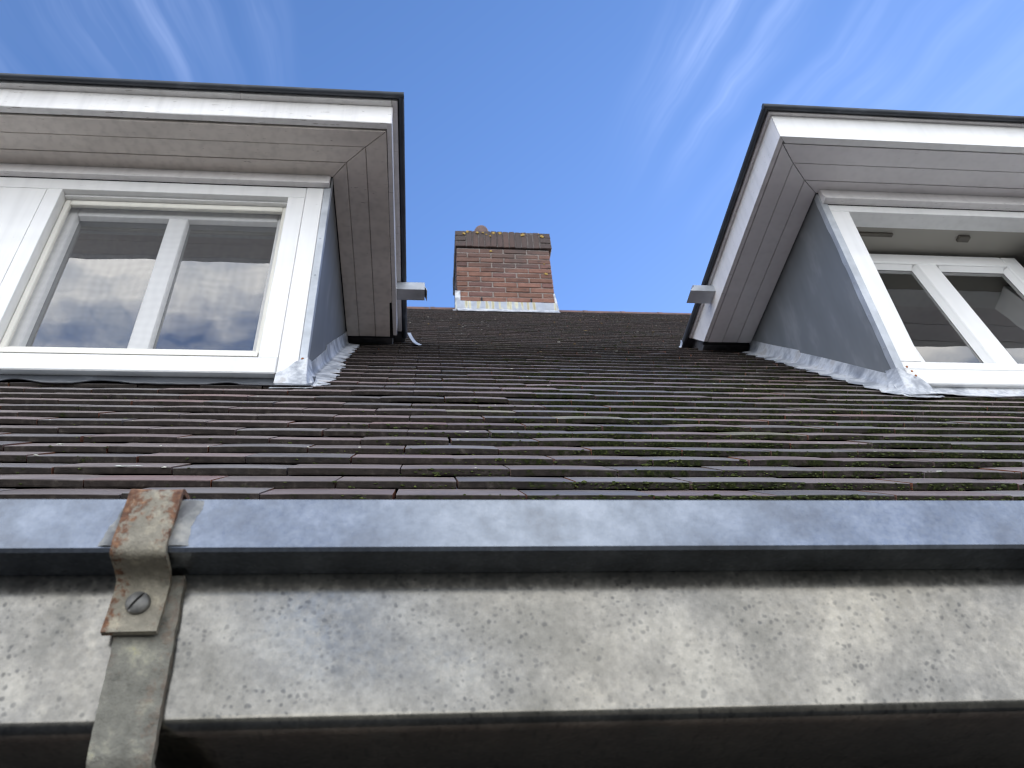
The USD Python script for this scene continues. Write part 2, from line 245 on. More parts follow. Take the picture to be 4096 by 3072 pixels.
def clay(name, lo, mid, hi, edge):
    """Flat roof tile: smooth clay face, orange broken sides, tails darkened by face direction, with green moss."""
    n = {'g': ('geometry', {}), 'oi': ('object_info', {}),
         'n1': ('noise_texture', dict(scale=9.0, detail=6.0)), 'r1': ('rgb_ramp', dict(ramp=[(0.3, lo), (0.5, mid), (0.72, hi)])),
         'n3': ('noise_texture', dict(scale=170.0, detail=4.0)), 'r3': ('map_range', dict(from_min=0.3, from_max=0.75, to_min=0.84, to_max=1.14)),
         'vary': ('map_range', dict(to_min=0.82, to_max=1.18)), 'vm': ('math', dict(math_type='multiply')),
         'cv': ('vector_math', dict(math_type='scale')),
         # sides
         'dx': ('vector_math', dict(math_type='dot_product', vector2=(1, 0, 0))), 'ax': ('math', dict(math_type='absolute')), 'sx': ('map_range', dict(from_min=0.80, from_max=0.95, clamp=True)),
         'n4': ('noise_texture', dict(scale=5.0, detail=2.0)), 'r4': ('map_range', dict(from_min=0.42, from_max=0.56, clamp=True)), 'se': ('math', dict(math_type='multiply')),
         'mside': ('mix', dict(mix_type='mix', color2=edge)),
         # tails
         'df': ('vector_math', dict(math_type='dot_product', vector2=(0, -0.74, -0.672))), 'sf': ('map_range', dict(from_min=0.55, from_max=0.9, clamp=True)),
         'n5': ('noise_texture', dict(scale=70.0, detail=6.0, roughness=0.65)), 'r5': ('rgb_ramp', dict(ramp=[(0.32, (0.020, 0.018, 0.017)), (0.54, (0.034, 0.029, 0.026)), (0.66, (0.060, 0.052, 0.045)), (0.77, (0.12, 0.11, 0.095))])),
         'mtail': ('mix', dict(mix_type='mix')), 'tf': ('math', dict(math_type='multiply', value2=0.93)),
         # moss, thickest to the right of the middle and by the eaves
         'sp': ('separate_xyz', {}), 'mxr': ('map_range', dict(range_type='smoothstep', from_min=-0.25, from_max=0.45, to_min=-0.13, to_max=0.068, clamp=True)),
         'n6': ('noise_texture', dict(scale=42.0, detail=6.0, roughness=0.68)), 'n7': ('noise_texture', dict(scale=3.4, detail=2.0)), 'a7': ('math', dict(math_type='multiply_add', value2=0.35, value3=-0.175)),
         'myr': ('map_range', dict(range_type='smoothstep', from_min=1.5, from_max=3.0, to_min=0.0, to_max=-0.12, clamp=True)), 'm0': ('math', dict(math_type='add')), 'ma': ('math', dict(math_type='add')), 'mb': ('math', dict(math_type='add')), 'mm': ('map_range', dict(from_min=0.50, from_max=0.62, clamp=True)), 'mf': ('math', dict(math_type='multiply')),
         'n8': ('noise_texture', dict(scale=210.0, detail=3.0)), 'r8': ('rgb_ramp', dict(ramp=[(0.38, (0.012, 0.014, 0.007)), (0.6, (0.028, 0.035, 0.012)), (0.78, (0.085, 0.095, 0.028))])),
         'mmoss': ('mix', dict(mix_type='mix')),
         'spc': ('map_range', dict(to_min=0.45, to_max=0.05)), 'b1': ('bump', dict(strength=0.35, distance=0.001)), 'b2': ('bump', dict(strength=0.9, distance=0.003)),
         'p': ('principled_bsdf', dict(roughness=0.55))}
    P = 'g.position'
    l = [(P, 'n1.vector'), ('n1.fac', 'r1.fac'), (P, 'n3.vector'), ('n3.fac', 'r3.value'), ('oi.random', 'vary.value'), ('vary.result', 'vm.value1'), ('r3.result', 'vm.value2'),
         ('r1.color', 'cv.vector1'), ('vm.value', 'cv.scale'),
         ('g.true_normal', 'dx.vector1'), ('dx.value', 'ax.value1'), ('ax.value', 'sx.value'), (P, 'n4.vector'), ('n4.fac', 'r4.value'), ('sx.result', 'se.value1'), ('r4.result', 'se.value2'),
         ('se.value', 'mside.fac'), ('cv.vector', 'mside.color1'),
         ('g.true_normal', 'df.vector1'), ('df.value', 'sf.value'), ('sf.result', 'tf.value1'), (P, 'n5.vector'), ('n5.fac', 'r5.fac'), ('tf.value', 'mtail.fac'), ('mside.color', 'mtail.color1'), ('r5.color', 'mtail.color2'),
         (P, 'sp.vector'), ('sp.x', 'mxr.value'), (P, 'n6.vector'), (P, 'n7.vector'), ('n7.fac', 'a7.value1'), ('n6.fac', 'ma.value1'), ('mxr.result', 'm0.value1'), ('sp.y', 'myr.value'), ('myr.result', 'm0.value2'), ('m0.value', 'ma.value2'), ('ma.value', 'mb.value1'), ('a7.value', 'mb.value2'),
         ('mb.value', 'mm.value'), ('mm.result', 'mf.value1'), ('sf.result', 'mf.value2'), (P, 'n8.vector'), ('n8.fac', 'r8.fac'), ('mf.value', 'mmoss.fac'), ('mtail.color', 'mmoss.color1'), ('r8.color', 'mmoss.color2'),
         ('mmoss.result' if False else 'mmoss.color', 'p.base_color'), ('n3.fac', 'b1.height'), ('n6.fac', 'b2.height'), ('b1.normal', 'b2.normal'), ('sf.result', 'b2.strength'), ('sf.result', 'spc.value'), ('spc.result', 'p.specular_ior_level'), ('b2.normal', 'p.normal')]
    return mat(name, n, l)
CLAY = [clay('clay_brown', (0.100, 0.080, 0.076), (0.128, 0.105, 0.096), (0.158, 0.130, 0.125), (0.17, 0.072, 0.04)),
        clay('clay_plum', (0.112, 0.084, 0.082), (0.143, 0.110, 0.103), (0.175, 0.134, 0.132), (0.18, 0.075, 0.04)),
        clay('clay_grey', (0.096, 0.088, 0.089), (0.124, 0.112, 0.108), (0.152, 0.140, 0.135), (0.16, 0.072, 0.045)),
        clay('clay_slate', (0.080, 0.074, 0.077), (0.106, 0.096, 0.094), (0.132, 0.122, 0.120), (0.15, 0.07, 0.045)),
        clay('clay_red', (0.130, 0.086, 0.080), (0.165, 0.112, 0.104), (0.19, 0.135, 0.126), (0.24, 0.095, 0.05)),
        clay('clay_ochre', (0.115, 0.105, 0.075), (0.15, 0.138, 0.102), (0.19, 0.172, 0.13), (0.24, 0.11, 0.06))]
M_moss = mat('moss_tuft', {'g': ('geometry', {}), 'n': ('noise_texture', dict(scale=160.0, detail=4.0)), 'r': ('rgb_ramp', dict(ramp=[(0.3, (0.014, 0.020, 0.007)), (0.55, (0.045, 0.058, 0.016)), (0.75, (0.15, 0.165, 0.05))])),
                           'p': ('principled_bsdf', dict(roughness=0.9, specular_ior_level=0.2))}, [('g.position', 'n.vector'), ('n.fac', 'r.fac'), ('r.color', 'p.base_color')])
M_lichen_o = noisy('orange_lichen', [(0.3, (0.20, 0.135, 0.05)), (0.5, (0.36, 0.235, 0.06)), (0.65, (0.50, 0.36, 0.10))], scale=70, rough=0.9)
M_lichen_g = noisy('grey_lichen', [(0.3, (0.36, 0.37, 0.31)), (0.6, (0.60, 0.60, 0.52))], scale=150, rough=0.9)

# ------------------------------------------------------------------ the roof's shape
GROUND = -2.4
def slope(y): return 1.117 + .19 * (min(y, 1.858) - 1.858)
def zr(y):
    """Height of the middle of the tile tails over the eaves-ridge section; the slope steepens over the eaves."""
    y = np.asarray(y, float)
    lo = 1.556 + (y - 1.858) * (1.117 + (1.117 + .19 * (y - 1.858))) / 2
    return np.where(y < 1.858, lo, 1.556 + 1.117 * (y - 1.858))
RX0, RX1 = -4.2, 4.3
RIDGE_Y = 5.2
YF = 1.89                                  # plane of the dormers' window frames
L_CH, R_CH = -0.355, 1.464                 # cheeks (faces towards the middle)

# ground and house walls
gp = np.array([(-600, -600, GROUND), (600, -600, GROUND), (600, 600, GROUND), (-600, 600, GROUND)], float)
M_ground = mat('garden_ground', {'g': ('geometry', {}), 'n': ('noise_texture', dict(scale=0.12, detail=6.0)), 'n2': ('noise_texture', dict(scale=9.0, detail=5.0)),
                                 'r': ('rgb_ramp', dict(ramp=[(0.35, (0.030, 0.034, 0.022)), (0.5, (0.040, 0.041, 0.036)), (0.66, (0.068, 0.066, 0.062))])), 'r2': ('map_range', dict(to_min=0.7, to_max=1.3)), 'cv': ('vector_math', dict(math_type='scale')),
                                 'p': ('principled_bsdf', dict(roughness=0.9))},
               [('g.position', 'n.vector'), ('g.position', 'n2.vector'), ('n.fac', 'r.fac'), ('n2.fac', 'r2.value'), ('r.color', 'cv.vector1'), ('r2.result', 'cv.scale'), ('cv.vector', 'p.base_color')])
obj('ground', (gp, np.array([[0, 1, 2, 3]])), M_ground, kind='structure')
M_wall = mat('dark_brickwork', {'g': ('geometry', {}), 'sx': ('separate_xyz', {}), 'c': ('combine_xyz', dict(z=0.0)), 'ad': ('math', dict(math_type='add')),
                                'b': ('brick_texture', dict(color1=(0.060, 0.042, 0.036), color2=(0.048, 0.035, 0.031), mortar=(0.08, 0.075, 0.07), scale=1.0, brick_width=0.21, row_height=0.0625, mortar_size=0.010)), 'p': ('principled_bsdf', dict(roughness=0.85))},
             [('g.position', 'sx.vector'), ('sx.x', 'ad.value1'), ('sx.y', 'ad.value2'), ('ad.value', 'c.x'), ('sx.z', 'c.y'), ('c.vector', 'b.vector'), ('b.color', 'p.base_color')])
house = thing('house_wall', 'dark brick house wall below the zinc gutter and under the gables', 'wall')
obj('front_wall', box(RX0 + .31, RX1 - .31, 0.66, 0.92, GROUND, 0.33, 0), M_wall, house)
obj('back_wall', box(RX0 + .31, RX1 - .31, 9.50, 9.76, GROUND, 0.33, 0), M_wall, house)
for X in (RX0 + .05, RX1 - .3):
    gab = [(0.66, GROUND), (9.76, GROUND), (9.76, 0.28), (RIDGE_Y, zr(RIDGE_Y) - .16), (1.858, 1.40), (0.66, 0.22)]
    obj('gable_wall', sweep_x(gab, X, X + .25), M_wall, house)

# ------------------------------------------------------------------ tiled roof
TW, TT, TL = 0.167, 0.0108, 0.20
def row_ys():
    """Tail positions: the first fourteen courses as laid by hand, then an even gauge to the ridge."""
    ys = [0.614, 0.691, 0.768, 0.845, 0.922, 0.998, 1.076, 1.152, 1.227, 1.301, 1.374, 1.447, 1.518, 1.588, 1.656, 1.724, 1.791, 1.858]
    while ys[-1] < RIDGE_Y - .15:
        ys.append(ys[-1] + .0712)
    return ys
ROWS = row_ys()
KA = int(np.argmin(np.abs(np.array(ROWS) - 0.922)))       # the row whose joints were measured

NU = 5
def tile_mesh(x, y, r, wave):
    """One flat tile; tail middle at (x, y, zr(y))."""
    b = math.atan(slope(y)) - math.asin(1.0 * TT / (.0722 * math.hypot(1, slope(y)))) + r.normal(0, .0035)
    w = TW - 0.0022 - abs(r.normal(0, .0006))
    u = np.linspace(-w / 2, w / 2, NU)
    c = 0.0011 + r.uniform(0, .0006)
    prof = np.array([(0.0006, -TT / 2), (0, -TT / 2 + .002), (0, TT / 2 - c), (c * .45, TT / 2 - c * .3), (c * 1.6, TT / 2), (TL, TT / 2), (TL, -TT / 2)])
    camber = r.normal(0.0006, .0005)
    V = []
    for uu in u:
        e = r.normal(0, .00035); h = camber * (1 - (2 * uu / w) ** 2) - .0003
        V.append([(uu, v + (e if v < .01 else 0), ww + h) for v, ww in prof])
    V = np.array(V); K = len(prof)
    yaw, rollt = r.normal(0, .0026), r.normal(0, .0024)
    U, Vv, Wn = V[..., 0], V[..., 1], V[..., 2]
    Vv = Vv + U * yaw + r.normal(0, .0012); Wn = Wn + U * rollt + r.normal(0, .0006) + wave
    P = np.stack([x + U, y + Vv * math.cos(b) - Wn * math.sin(b), float(zr(y)) + Vv * math.sin(b) + Wn * math.cos(b)], -1).reshape(-1, 3)
    F = []
    for i in range(NU - 1):
        for k in range(K):
            a, bb = i * K + k, i * K + (k + 1) % K
            F += [(a, a + K, bb), (bb, a + K, bb + K)]
    for k in range(1, K - 1):
        F.append((0, k, k + 1)); o = (NU - 1) * K; F.append((o, o + k + 1, o + k))
    m = trimesh.Trimesh(P, np.array(F), process=False)
    return m

def covered(x, y):
    """Under a dormer, so not laid."""
    return y > 1.905 and y < 2.86 and (x < L_CH - .07 or x > R_CH + .07)
def wave_at(x, y):
    return min(.009, .003 + .004 * max(0, y - 1)) * (meshkit.noise([x * 1.1, y * 1.5, 3.3]) - .5) + 0.010 * math.exp(-((x - .05) / .5) ** 2 - ((y - 1.80) / .10) ** 2) * 0.6

Ci = CAM.T
def project(p):
    q = Ci @ p
    return (512 + q[0] / -q[2] * 852.1, 384 - q[1] / -q[2] * 852.1, -q[2])

roof = thing('tiled_roof', 'mossy dark plum clay tile roof rising between the two dormers', 'roof')
cells = []
for k, y in enumerate(ROWS):
    ph = 0.127 if (k - KA) % 2 == 0 else 0.0435
    n0 = int(math.floor((RX0 - ph) / TW))
    x = ph + n0 * TW + TW / 2
    while x < RX1:
        if not covered(x, y):
            cells.append((k, x, y))
        x += TW
def shown(c):
    k, x, y = c
    px, py, dz = project(np.array([x, y, float(zr(y))]))
    if not (-40 < px < 1064 and py < 502 and py > 0): return -1
    if y > 2.0 and (x < -.12 or x > 1.28) and y < 3.6: return -1
    return TW * 852 / dz
order = sorted(range(len(cells)), key=lambda i: -shown(cells[i]))
single = set(i for i in order[:300] if shown(cells[i]) > 0)
rest = [[] for _ in CLAY]
wts = np.array([.34, .26, .20, .14, .035, .025]); wts /= wts.sum()
for i, (k, x, y) in enumerate(cells):
    r = np.random.default_rng(1000 + i)
    m = tile_mesh(x + r.normal(0, .0008), y, r, wave_at(x, y))
    ci = int(r.choice(len(CLAY), p=wts))
    if y > 3.0 and ci >= 4 and r.random() < .7: ci = 3
    if i in single:
        obj('tile', m, CLAY[ci], roof)
    else:
        rest[ci].append(m)
for ci, ms_ in enumerate(rest):
    if ms_: obj('upper_tiles', cat(ms_), CLAY[ci], roof, kind='stuff')
# boarding under the tiles, both slopes
yy = np.concatenate([np.linspace(.56, 1.85, 14), [RIDGE_Y - .02]])
sec = [(y, float(zr(y)) - .045) for y in yy] + [(9.84, 0.27), (9.84, 0.24)] + [(y, float(zr(y)) - .075) for y in yy[::-1]]
def board_piece(x0, x1, y0=None):
    return sweep_x(sec, x0, x1)
low = [(y, float(zr(y)) - .045) for y in yy if y < 1.86] + [(1.885, float(zr(1.885)) - .045), (1.885, float(zr(1.885)) - .075)] + [(y, float(zr(y)) - .075) for y in yy[::-1] if y < 1.86]
high = [(2.84, float(zr(2.84)) - .045), (RIDGE_Y - .02, float(zr(RIDGE_Y - .02)) - .045), (9.84, .27), (9.84, .24), (RIDGE_Y - .02, float(zr(RIDGE_Y - .02)) - .075), (2.84, float(zr(2.84)) - .075)]
bp = [board_piece(L_CH - .02, R_CH + .02)]
for a, b in ((RX0 + .02, L_CH - .0205), (R_CH + .0205, RX1 - .02)):
    bp += [sweep_x(low, a, b), sweep_x(high, a, b)]
obj('roof_boarding', cat(bp), M_dark, roof)
# ridge
M_ridge = noisy('ridge_clay', [(0.3, (0.09, 0.06, 0.05)), (0.6, (0.17, 0.09, 0.066))], scale=14, rough=0.7)
th = np.linspace(math.radians(-12), math.radians(192), 15)
xr = RX0 - .07
CHX0, CHX1 = .226, 1.062
while xr < RX1:
    w = .325
    for a_, b_ in ([(0, w)] if not (xr < CHX1 and xr + w > CHX0) else [q for q in ((0, CHX0 - xr), (CHX1 - xr, w)) if q[1] - q[0] > .02]):
        P = np.array([[(xr + t, 5.2 - .118 * math.cos(a), 5.116 + .118 * math.sin(a) + (0.004 if t < .04 else 0)) for a in th] for t in sorted({a_, min(max(.035, a_), b_), min(max(.04, a_), b_), b_})])
        obj('ridge_tile', thick_sheet(P, -.014), M_ridge, roof, smooth=40)
    xr += w + .004
# back slope
bs = np.array([[(x, RIDGE_Y + .05 + t * (9.86 - RIDGE_Y - .05), 5.24 + t * (.30 - 5.24)) for x in (RX0, RX1)] for t in (0, 1)])
obj('back_slope', thick_sheet(bs[:, ::-1], .03), CLAY[0], roof)

# moss tufts along the tails, lichen spots on the faces
def blob(c, sx, sy, sz, r, sub=1):
    m = trimesh.creation.icosphere(subdivisions=sub)
    v = m.vertices * (1 + r.uniform(-.28, .28, (len(m.vertices), 1)))
    m.vertices = v * [sx, sy, sz] + c
    return m
tufts = []
rm = np.random.default_rng(5)
near = [y for y in ROWS if 0.85 < y < 2.25]
for _ in range(14000):
    y = near[int(len(near) * rm.random() ** 1.25)]
    x = rm.uniform(-1.3, 1.75)
    if covered(x, y) or (y > 1.86 and (x < -.27 or x > 1.40)): continue
    dens = np.clip((x + .25) / .7, .05, 1) * (1.25 - .55 * (y - .85)) * (0.35 + 1.3 * meshkit.noise([x * 4.2, y * 5, 9.1]))
    if x < -.6: dens *= 1 + 1.6 * meshkit.noise([x * 3, y * 4, 2.2])
    if rm.random() > dens * .85: continue
    s = rm.uniform(.0008, .0019) * (1.9 if rm.random() < .06 else 1)
    b = math.atan(slope(y)) - .11
    h = rm.uniform(-.52, .40) * TT
    c = np.array([x, y - .0008 - h * math.sin(b), float(zr(y)) + wave_at(x, y) * .7 + h * math.cos(b)])
    tufts.append(blob(c, s * rm.uniform(1, 2.2), s * .7, s * .8, rm, 1 if s > .0022 else 0))
obj('moss', cat(tufts), M_moss, roof, kind='stuff')
spots = {0: [], 1: []}
for _ in range(300):
    y = rm.uniform(1.0, 5.0) if rm.random() < .85 else rm.uniform(.9, 1.4)
    x = rm.uniform(-.9, 1.9)
    if covered(x, y) or (1.8 < y < 3.5 and (x < -.05 or x > 1.2)): continue
    k = int(np.argmin(np.abs(np.array(ROWS) - y))); y = ROWS[k] + rm.uniform(.0, .03)
    b = math.atan(slope(y)) - .11
    s = rm.uniform(.002, .0052) * (1.0 if y < 2.2 else 1.5)
    if y < 1.9:
        s *= .7
        if rm.random() < .5: continue
    m = blob(np.zeros(3), s * rm.uniform(.8, 1.6), s, .0011, rm)
    v = m.vertices; d = y - ROWS[k]
    m.vertices = np.stack([x + v[:, 0], y + v[:, 1] * math.cos(b) - v[:, 2] * math.sin(b) - TT / 2 * math.sin(b), float(zr(ROWS[k])) + wave_at(x, y) + d * math.tan(b) + v[:, 1] * math.sin(b) + (v[:, 2] + TT / 2) * math.cos(b)], 1)
    spots[0 if rm.random() < .3 and y > 2 else 1].append(m)
for k, mm in ((0, M_lichen_o), (1, M_lichen_g)):
    obj('lichen', cat(spots[k]), mm, roof, kind='stuff')
# the one pale ring of lichen on a tile of the third row
rr = np.linspace(0, 2 * math.pi, 30)
kx, ky = -0.443, ROWS[KA + 2] + .006
b = math.atan(slope(ky)) - .11
pts = []
for a in rr[:-1]:
    for rad in (.011, .019):
        rad *= 1 + .15 * math.sin(3 * a + 1); u, v = rad * math.cos(a), (rad * math.sin(a)) * .9 + .010
        pts.append((kx + u, ky + v * math.cos(b) - (TT / 2 + .0008) * math.sin(b), float(zr(ROWS[KA + 2])) + (.006 * math.tan(b)) + v * math.sin(b) + (TT / 2 + .0012) * math.cos(b) + wave_at(kx, ky)))
pts = np.array(pts); n_ = len(pts) // 2
F = [(2 * i, 2 * i + 1, 2 * ((i + 1) % n_) + 1) for i in range(n_)] + [(2 * i, 2 * ((i + 1) % n_) + 1, 2 * ((i + 1) % n_)) for i in range(n_)]
obj('lichen_ring', trimesh.Trimesh(pts, np.array(F), process=False), M_lichen_g, roof)

def tile_top(y):
    """Height of the stepped tile surface."""
    k = int(np.searchsorted(ROWS, y) - 1); k = max(k, 0)
    b = math.atan(slope(ROWS[k])) - .11
    return float(zr(ROWS[k])) + (y - ROWS[k]) * math.tan(b) + TT / 2 / math.cos(b)

# ------------------------------------------------------------------ dormers
def wavy_edge(x0, x1, y_in, y_out, z_in, amp, seed, n=70, lift=0.012):
    """Lead apron hanging from the frame and dressed onto the tiles, its front edge lifting here and there."""
    P = []
    for x in np.linspace(x0, x1, n):
        o = amp * (meshkit.fbm([x * 7, seed, .5]) - .5) * 2
        lf = max(0, meshkit.noise([x * 9, seed + 4, 1.5]) - .62) * lift / .38 * 2.2
        yo = y_out + o
        row = [(x, y_in, z_in), (x, y_in - .002, z_in - .012)]
        for t in (0.25, .5, .75, 1):
            y = y_in - .003 + (yo - y_in + .003) * t
            row.append((x, y, max(float(zr(y)) + .012 + wave_at(x, y), 0) + .003 + lf * t * t + .0025 * (meshkit.noise([x * 30, y * 60, seed]) - .5)))
        P.append(row)
    return thick_sheet(np.array(P)[:, ::-1], .0022)

def cheek_lead(xc, side, y0, y1, up, out, seed, n=150, lap=None):
    """Lead soaker along a cheek: upstand against the zinc, then dressed over the steps of the tiles."""
    P = []
    for y in np.linspace(y0, y1, n):
        base = float(zr(y)) + .013
        o = out * (1 + .16 * (meshkit.fbm([y * 16, seed, .3]) - .5) * 2 + .05 * (((y * 14.04) % 1) - .5))
        row = []
        for t in (1, .6, .3, .12):
            row.append((xc + side * (.003 + .004 * (1 - t) ** 2), y, base + .012 + up * t * (1 + .05 * math.sin(y * 9))))
        for t in (.08, .22, .45, .7, 1.0):
            lp = base * (1 - .7 * t ** 1.5) + tile_top(y) * .7 * t ** 1.5 + .002 * t
            bmp = .0035 * (meshkit.noise([y * 38, t * 5, seed]) - .35) * t
            row.append((xc + side * (.006 + o * t), y, lp + .004 + .012 * max(0, .3 - t) + bmp))
        P.append(row)
    P = np.array(P)
    return thick_sheet(P if side < 0 else P[:, ::-1], .0022)

def nail(x, y, z, d, m, parent, r=.003):
    s = trimesh.creation.icosphere(subdivisions=1, radius=r)
    s.vertices = s.vertices * np.where(np.abs(np.array(d)) > .5, .5, 1) + [x, y, z]
    obj('nail', s, m, parent)

def cheek_panel(xc, side, z_top):
    y1 = (z_top + .5194) / 1.117
    P = []
    for t in np.linspace(0, 1, 40):
        y = YF + .004 + t * (y1 + .05 - YF); zb = float(zr(y)) - .02
        P.append([(xc + side * .0016 * (meshkit.fbm([y * 5, q * 3, xc]) - .5), y, zb + (max(z_top, zb + .001) - zb) * q) for q in np.linspace(0, 1, 14)])
    P = np.array(P)
    return thick_sheet(P if side > 0 else P[:, ::-1], .004)

# ================= left dormer
DL = thing('dormer', 'left dormer with flaking white fascia and a screened two-pane window', 'dormer', group='dormers on the roof')
XL = -3.4
zs = 2.578
# soffit boards, mitred
ys = [1.690, 1.757, 1.825, 1.890]; xs = [-.1555, -.229, -.299, -.352]
for i in range(3):
    obj('soffit_board', plate([(XL, ys[i]), (xs[i], ys[i]), (xs[i + 1], ys[i + 1]), (XL, ys[i + 1])], zs + .001 * (i % 2), zs + .016), M_soffit_l, DL)
    ye = 2.715
    x_out_end = xs[i] - (.009 if i == 0 else 0)
    pg = [(xs[i], ys[i]), (xs[i], 2.50), (x_out_end, 2.52), (x_out_end, ye), (xs[i + 1], ye), (xs[i + 1], ys[i + 1])]
    P = Polygon(pg)
    if i == 0:
        obj('soffit_board', cat([plate([(xs[0], ys[0]), (xs[0], 2.51), (xs[1], 2.51), (xs[1], ys[1])], zs, zs + .016), plate([(xs[0] - .009, 2.508), (xs[0] - .012, ye), (xs[1], ye), (xs[1], 2.508)], zs + .0006, zs + .0165)]), M_soffit_l, DL)
    else:
        obj('soffit_board', plate([(xs[i], ys[i]), (xs[i], ye), (xs[i + 1], ye), (xs[i + 1], ys[i + 1])], zs + .001 * (i % 2), zs + .016), M_soffit_l, DL)
obj('soffit_backing', box(XL, -.145, 1.672, 2.74, zs + .0175, zs + .03, 0), M_dark, DL)
# fascia boards, laths above them, zinc roll round the flat roof
def wavy_board(x0, x1, y0, y1, z0, z1, n=60, amp=.0008, seed=0):
    X = np.linspace(x0, x1, n); prof = [(y0, z0 + .002), (y0, z1 - .002), (y0 + .002, z1), (y1, z1), (y1, z0), (y0 + .002, z0)]
    V = np.array([[(x, y + amp * (meshkit.noise([x * 6, j * 1.7, seed]) - .5) * 2, z + amp * (meshkit.noise([x * 8, j * 2.1, seed + 5]) - .5) * 2) for j, (y, z) in enumerate(prof)] for x in X])
    K = len(prof); F = []
    for i in range(n - 1):
        for k in range(K):
            a, b = i * K + k, i * K + (k + 1) % K
            F += [(a, a + K, b), (b, a + K, b + K)]
    for k in range(1, K - 1):
        F.append((0, k, k + 1)); o = (n - 1) * K; F.append((o, o + k + 1, o + k))
    m = trimesh.Trimesh(V.reshape(-1, 3), np.array(F), process=False)
    if m.volume < 0: m.invert()
    return m
def board_y(x0, x1, y0, y1, z0, z1, seed=0, zb_fun=None):
    """A board running up the roof's side, its far end cut to the roof."""
    m = wavy_board(y0, y1, x0, x1, z0, z1, seed=seed)
    v = m.vertices.copy(); m.vertices = np.stack([v[:, 1], v[:, 0], v[:, 2]], 1); m.invert()
    if m.volume < 0: m.invert()
    return m
obj('fascia_board', wavy_board(XL, -.1415, 1.660, 1.684, 2.5835, 2.685, seed=1), M_white_old, DL)
obj('fascia_board', board_y(-.1545, -.1375, 1.661, 2.708, 2.5825, 2.690, seed=2), M_white_side, DL, label='side fascia board running up the roof')
for a, b, sd in ((XL, -.655, 3), (-.6535, -.141, 4)):
    obj('fascia_lath', wavy_board(a, b, 1.638, 1.672, 2.686, 2.701, seed=sd), M_white_old, DL)
obj('fascia_lath', board_y(-.1395, -.1205, 1.638, 2.79, 2.686, 2.701, seed=6), M_white_side, DL)
bz, by, bx, br = 2.699, 1.6235, -.1085, .0112
obj('zinc_roll', tube((XL, by, bz), (bx + br * .9, by, bz), br, 20), M_bead, DL, smooth=40)
obj('zinc_roll', tube((bx, by + .002, bz - .0004), (bx, 2.84, bz - .0004), br, 20), M_bead, DL, smooth=40)
obj('flat_roof', cat([box(XL, bx, by + .004, 2.96, bz + .005, bz + .0105, 0), box(XL, -.16, 1.69, 2.90, zs + .031, bz + .004, 0)]), M_felt, DL)
# rain spout through the side lath
sp = [(-.137, -.012)]
prof = [(2.483, 2.636), (2.483, 2.672), (2.488, 2.685), (2.500, 2.6935), (2.525, 2.6935), (2.540, 2.685), (2.546, 2.672), (2.546, 2.636)]
so = sweep_x(prof, -.155, -.020)
lip = hull([(-.021, 2.484, 2.66), (-.021, 2.545, 2.66), (-.011, 2.484, 2.632), (-.011, 2.545, 2.632), (-.0195, 2.484, 2.661), (-.0195, 2.545, 2.661), (-.0095, 2.484, 2.633), (-.0095, 2.545, 2.633)])
spp = obj('spout', so, M_zinc, DL, smooth=35); obj('lip', lip, M_zinc, spp)
# foot of the zinc roll
P = np.array([[(bx + .012 + .012 * math.sin(q * 2.2) + t * .052 + .004 * q, 2.80 - t * .055 + q * .02, float(zr(2.80 - t * .055 + q * .02)) + .062 * (1 - t) ** 2.2 + .016) for t in np.linspace(0, 1, 8)] for q in (0, .5, 1)])
obj('lead_tongue', thick_sheet(P[::-1], .002), M_zinc, DL)
# frame
fr = M_white
obj('crown_board', sweep_x([(1.888, zs - .001), (1.8815, zs - .001), (1.8775, 2.556), (1.872, 2.536), (1.8665, 2.522), (1.8665, 2.5135), (1.888, 2.5135)], XL, -.358), M_white_side, DL)
post = obj('frame_post', box(-.4945, -.4365, YF, 1.985, 1.703, 2.4575), fr, DL)
obj('frame_post', box(-1.2945, -1.2455, YF, 1.985, 1.703, 2.4575), fr, DL)
obj('frame_head', cat([box(XL, -.4365, YF, 1.985, 2.4585, 2.5125), box(-1.2445, -.4955, 1.913, 1.985, 2.450, 2.4588, .001)]), fr, DL)
obj('frame_sill', box(XL, -.4365, YF - .004, 1.985, 1.640, 1.702, .003), fr, DL)
obj('corner_trim', box(-.4355, -.3765, YF - .001, 1.93, 1.640, 2.5125), fr, DL)
obj('front_panel', box(XL, -1.2957, YF + .001, 1.935, 1.703, 2.4575), fr, DL)
# cream screen frame with its mesh
y0, y1 = 1.9285, 1.946
sf = obj('screen_frame', cat([box(-1.2445, -1.2245, y0, y1, 1.742, 2.4495, .003), box(-.5155, -.4955, y0, y1, 1.742, 2.4495, .003), box(-1.2244, -.5156, y0, y1, 2.4265, 2.4495, .003), box(-1.2244, -.5156, y0, y1, 1.742, 1.766, .003)]), M_cream, DL)
obj('insect_screen', grid_mesh(np.array([[(-1.2244, 1.9385, 1.766), (-.5156, 1.9385, 1.766)], [(-1.2244, 1.9385, 2.4265), (-.5156, 1.9385, 2.4265)]])[:, ::-1]), M_mesh, sf)
obj('sill_bar', hull([(-1.2445, 1.886, 1.7035), (-.4965, 1.886, 1.7035), (-1.2445, 1.886, 1.722), (-.4965, 1.886, 1.722), (-1.2445, 1.926, 1.741), (-.4965, 1.926, 1.741), (-1.2445, 1.926, 1.7035), (-.4965, 1.926, 1.7035)]), M_cream, DL)
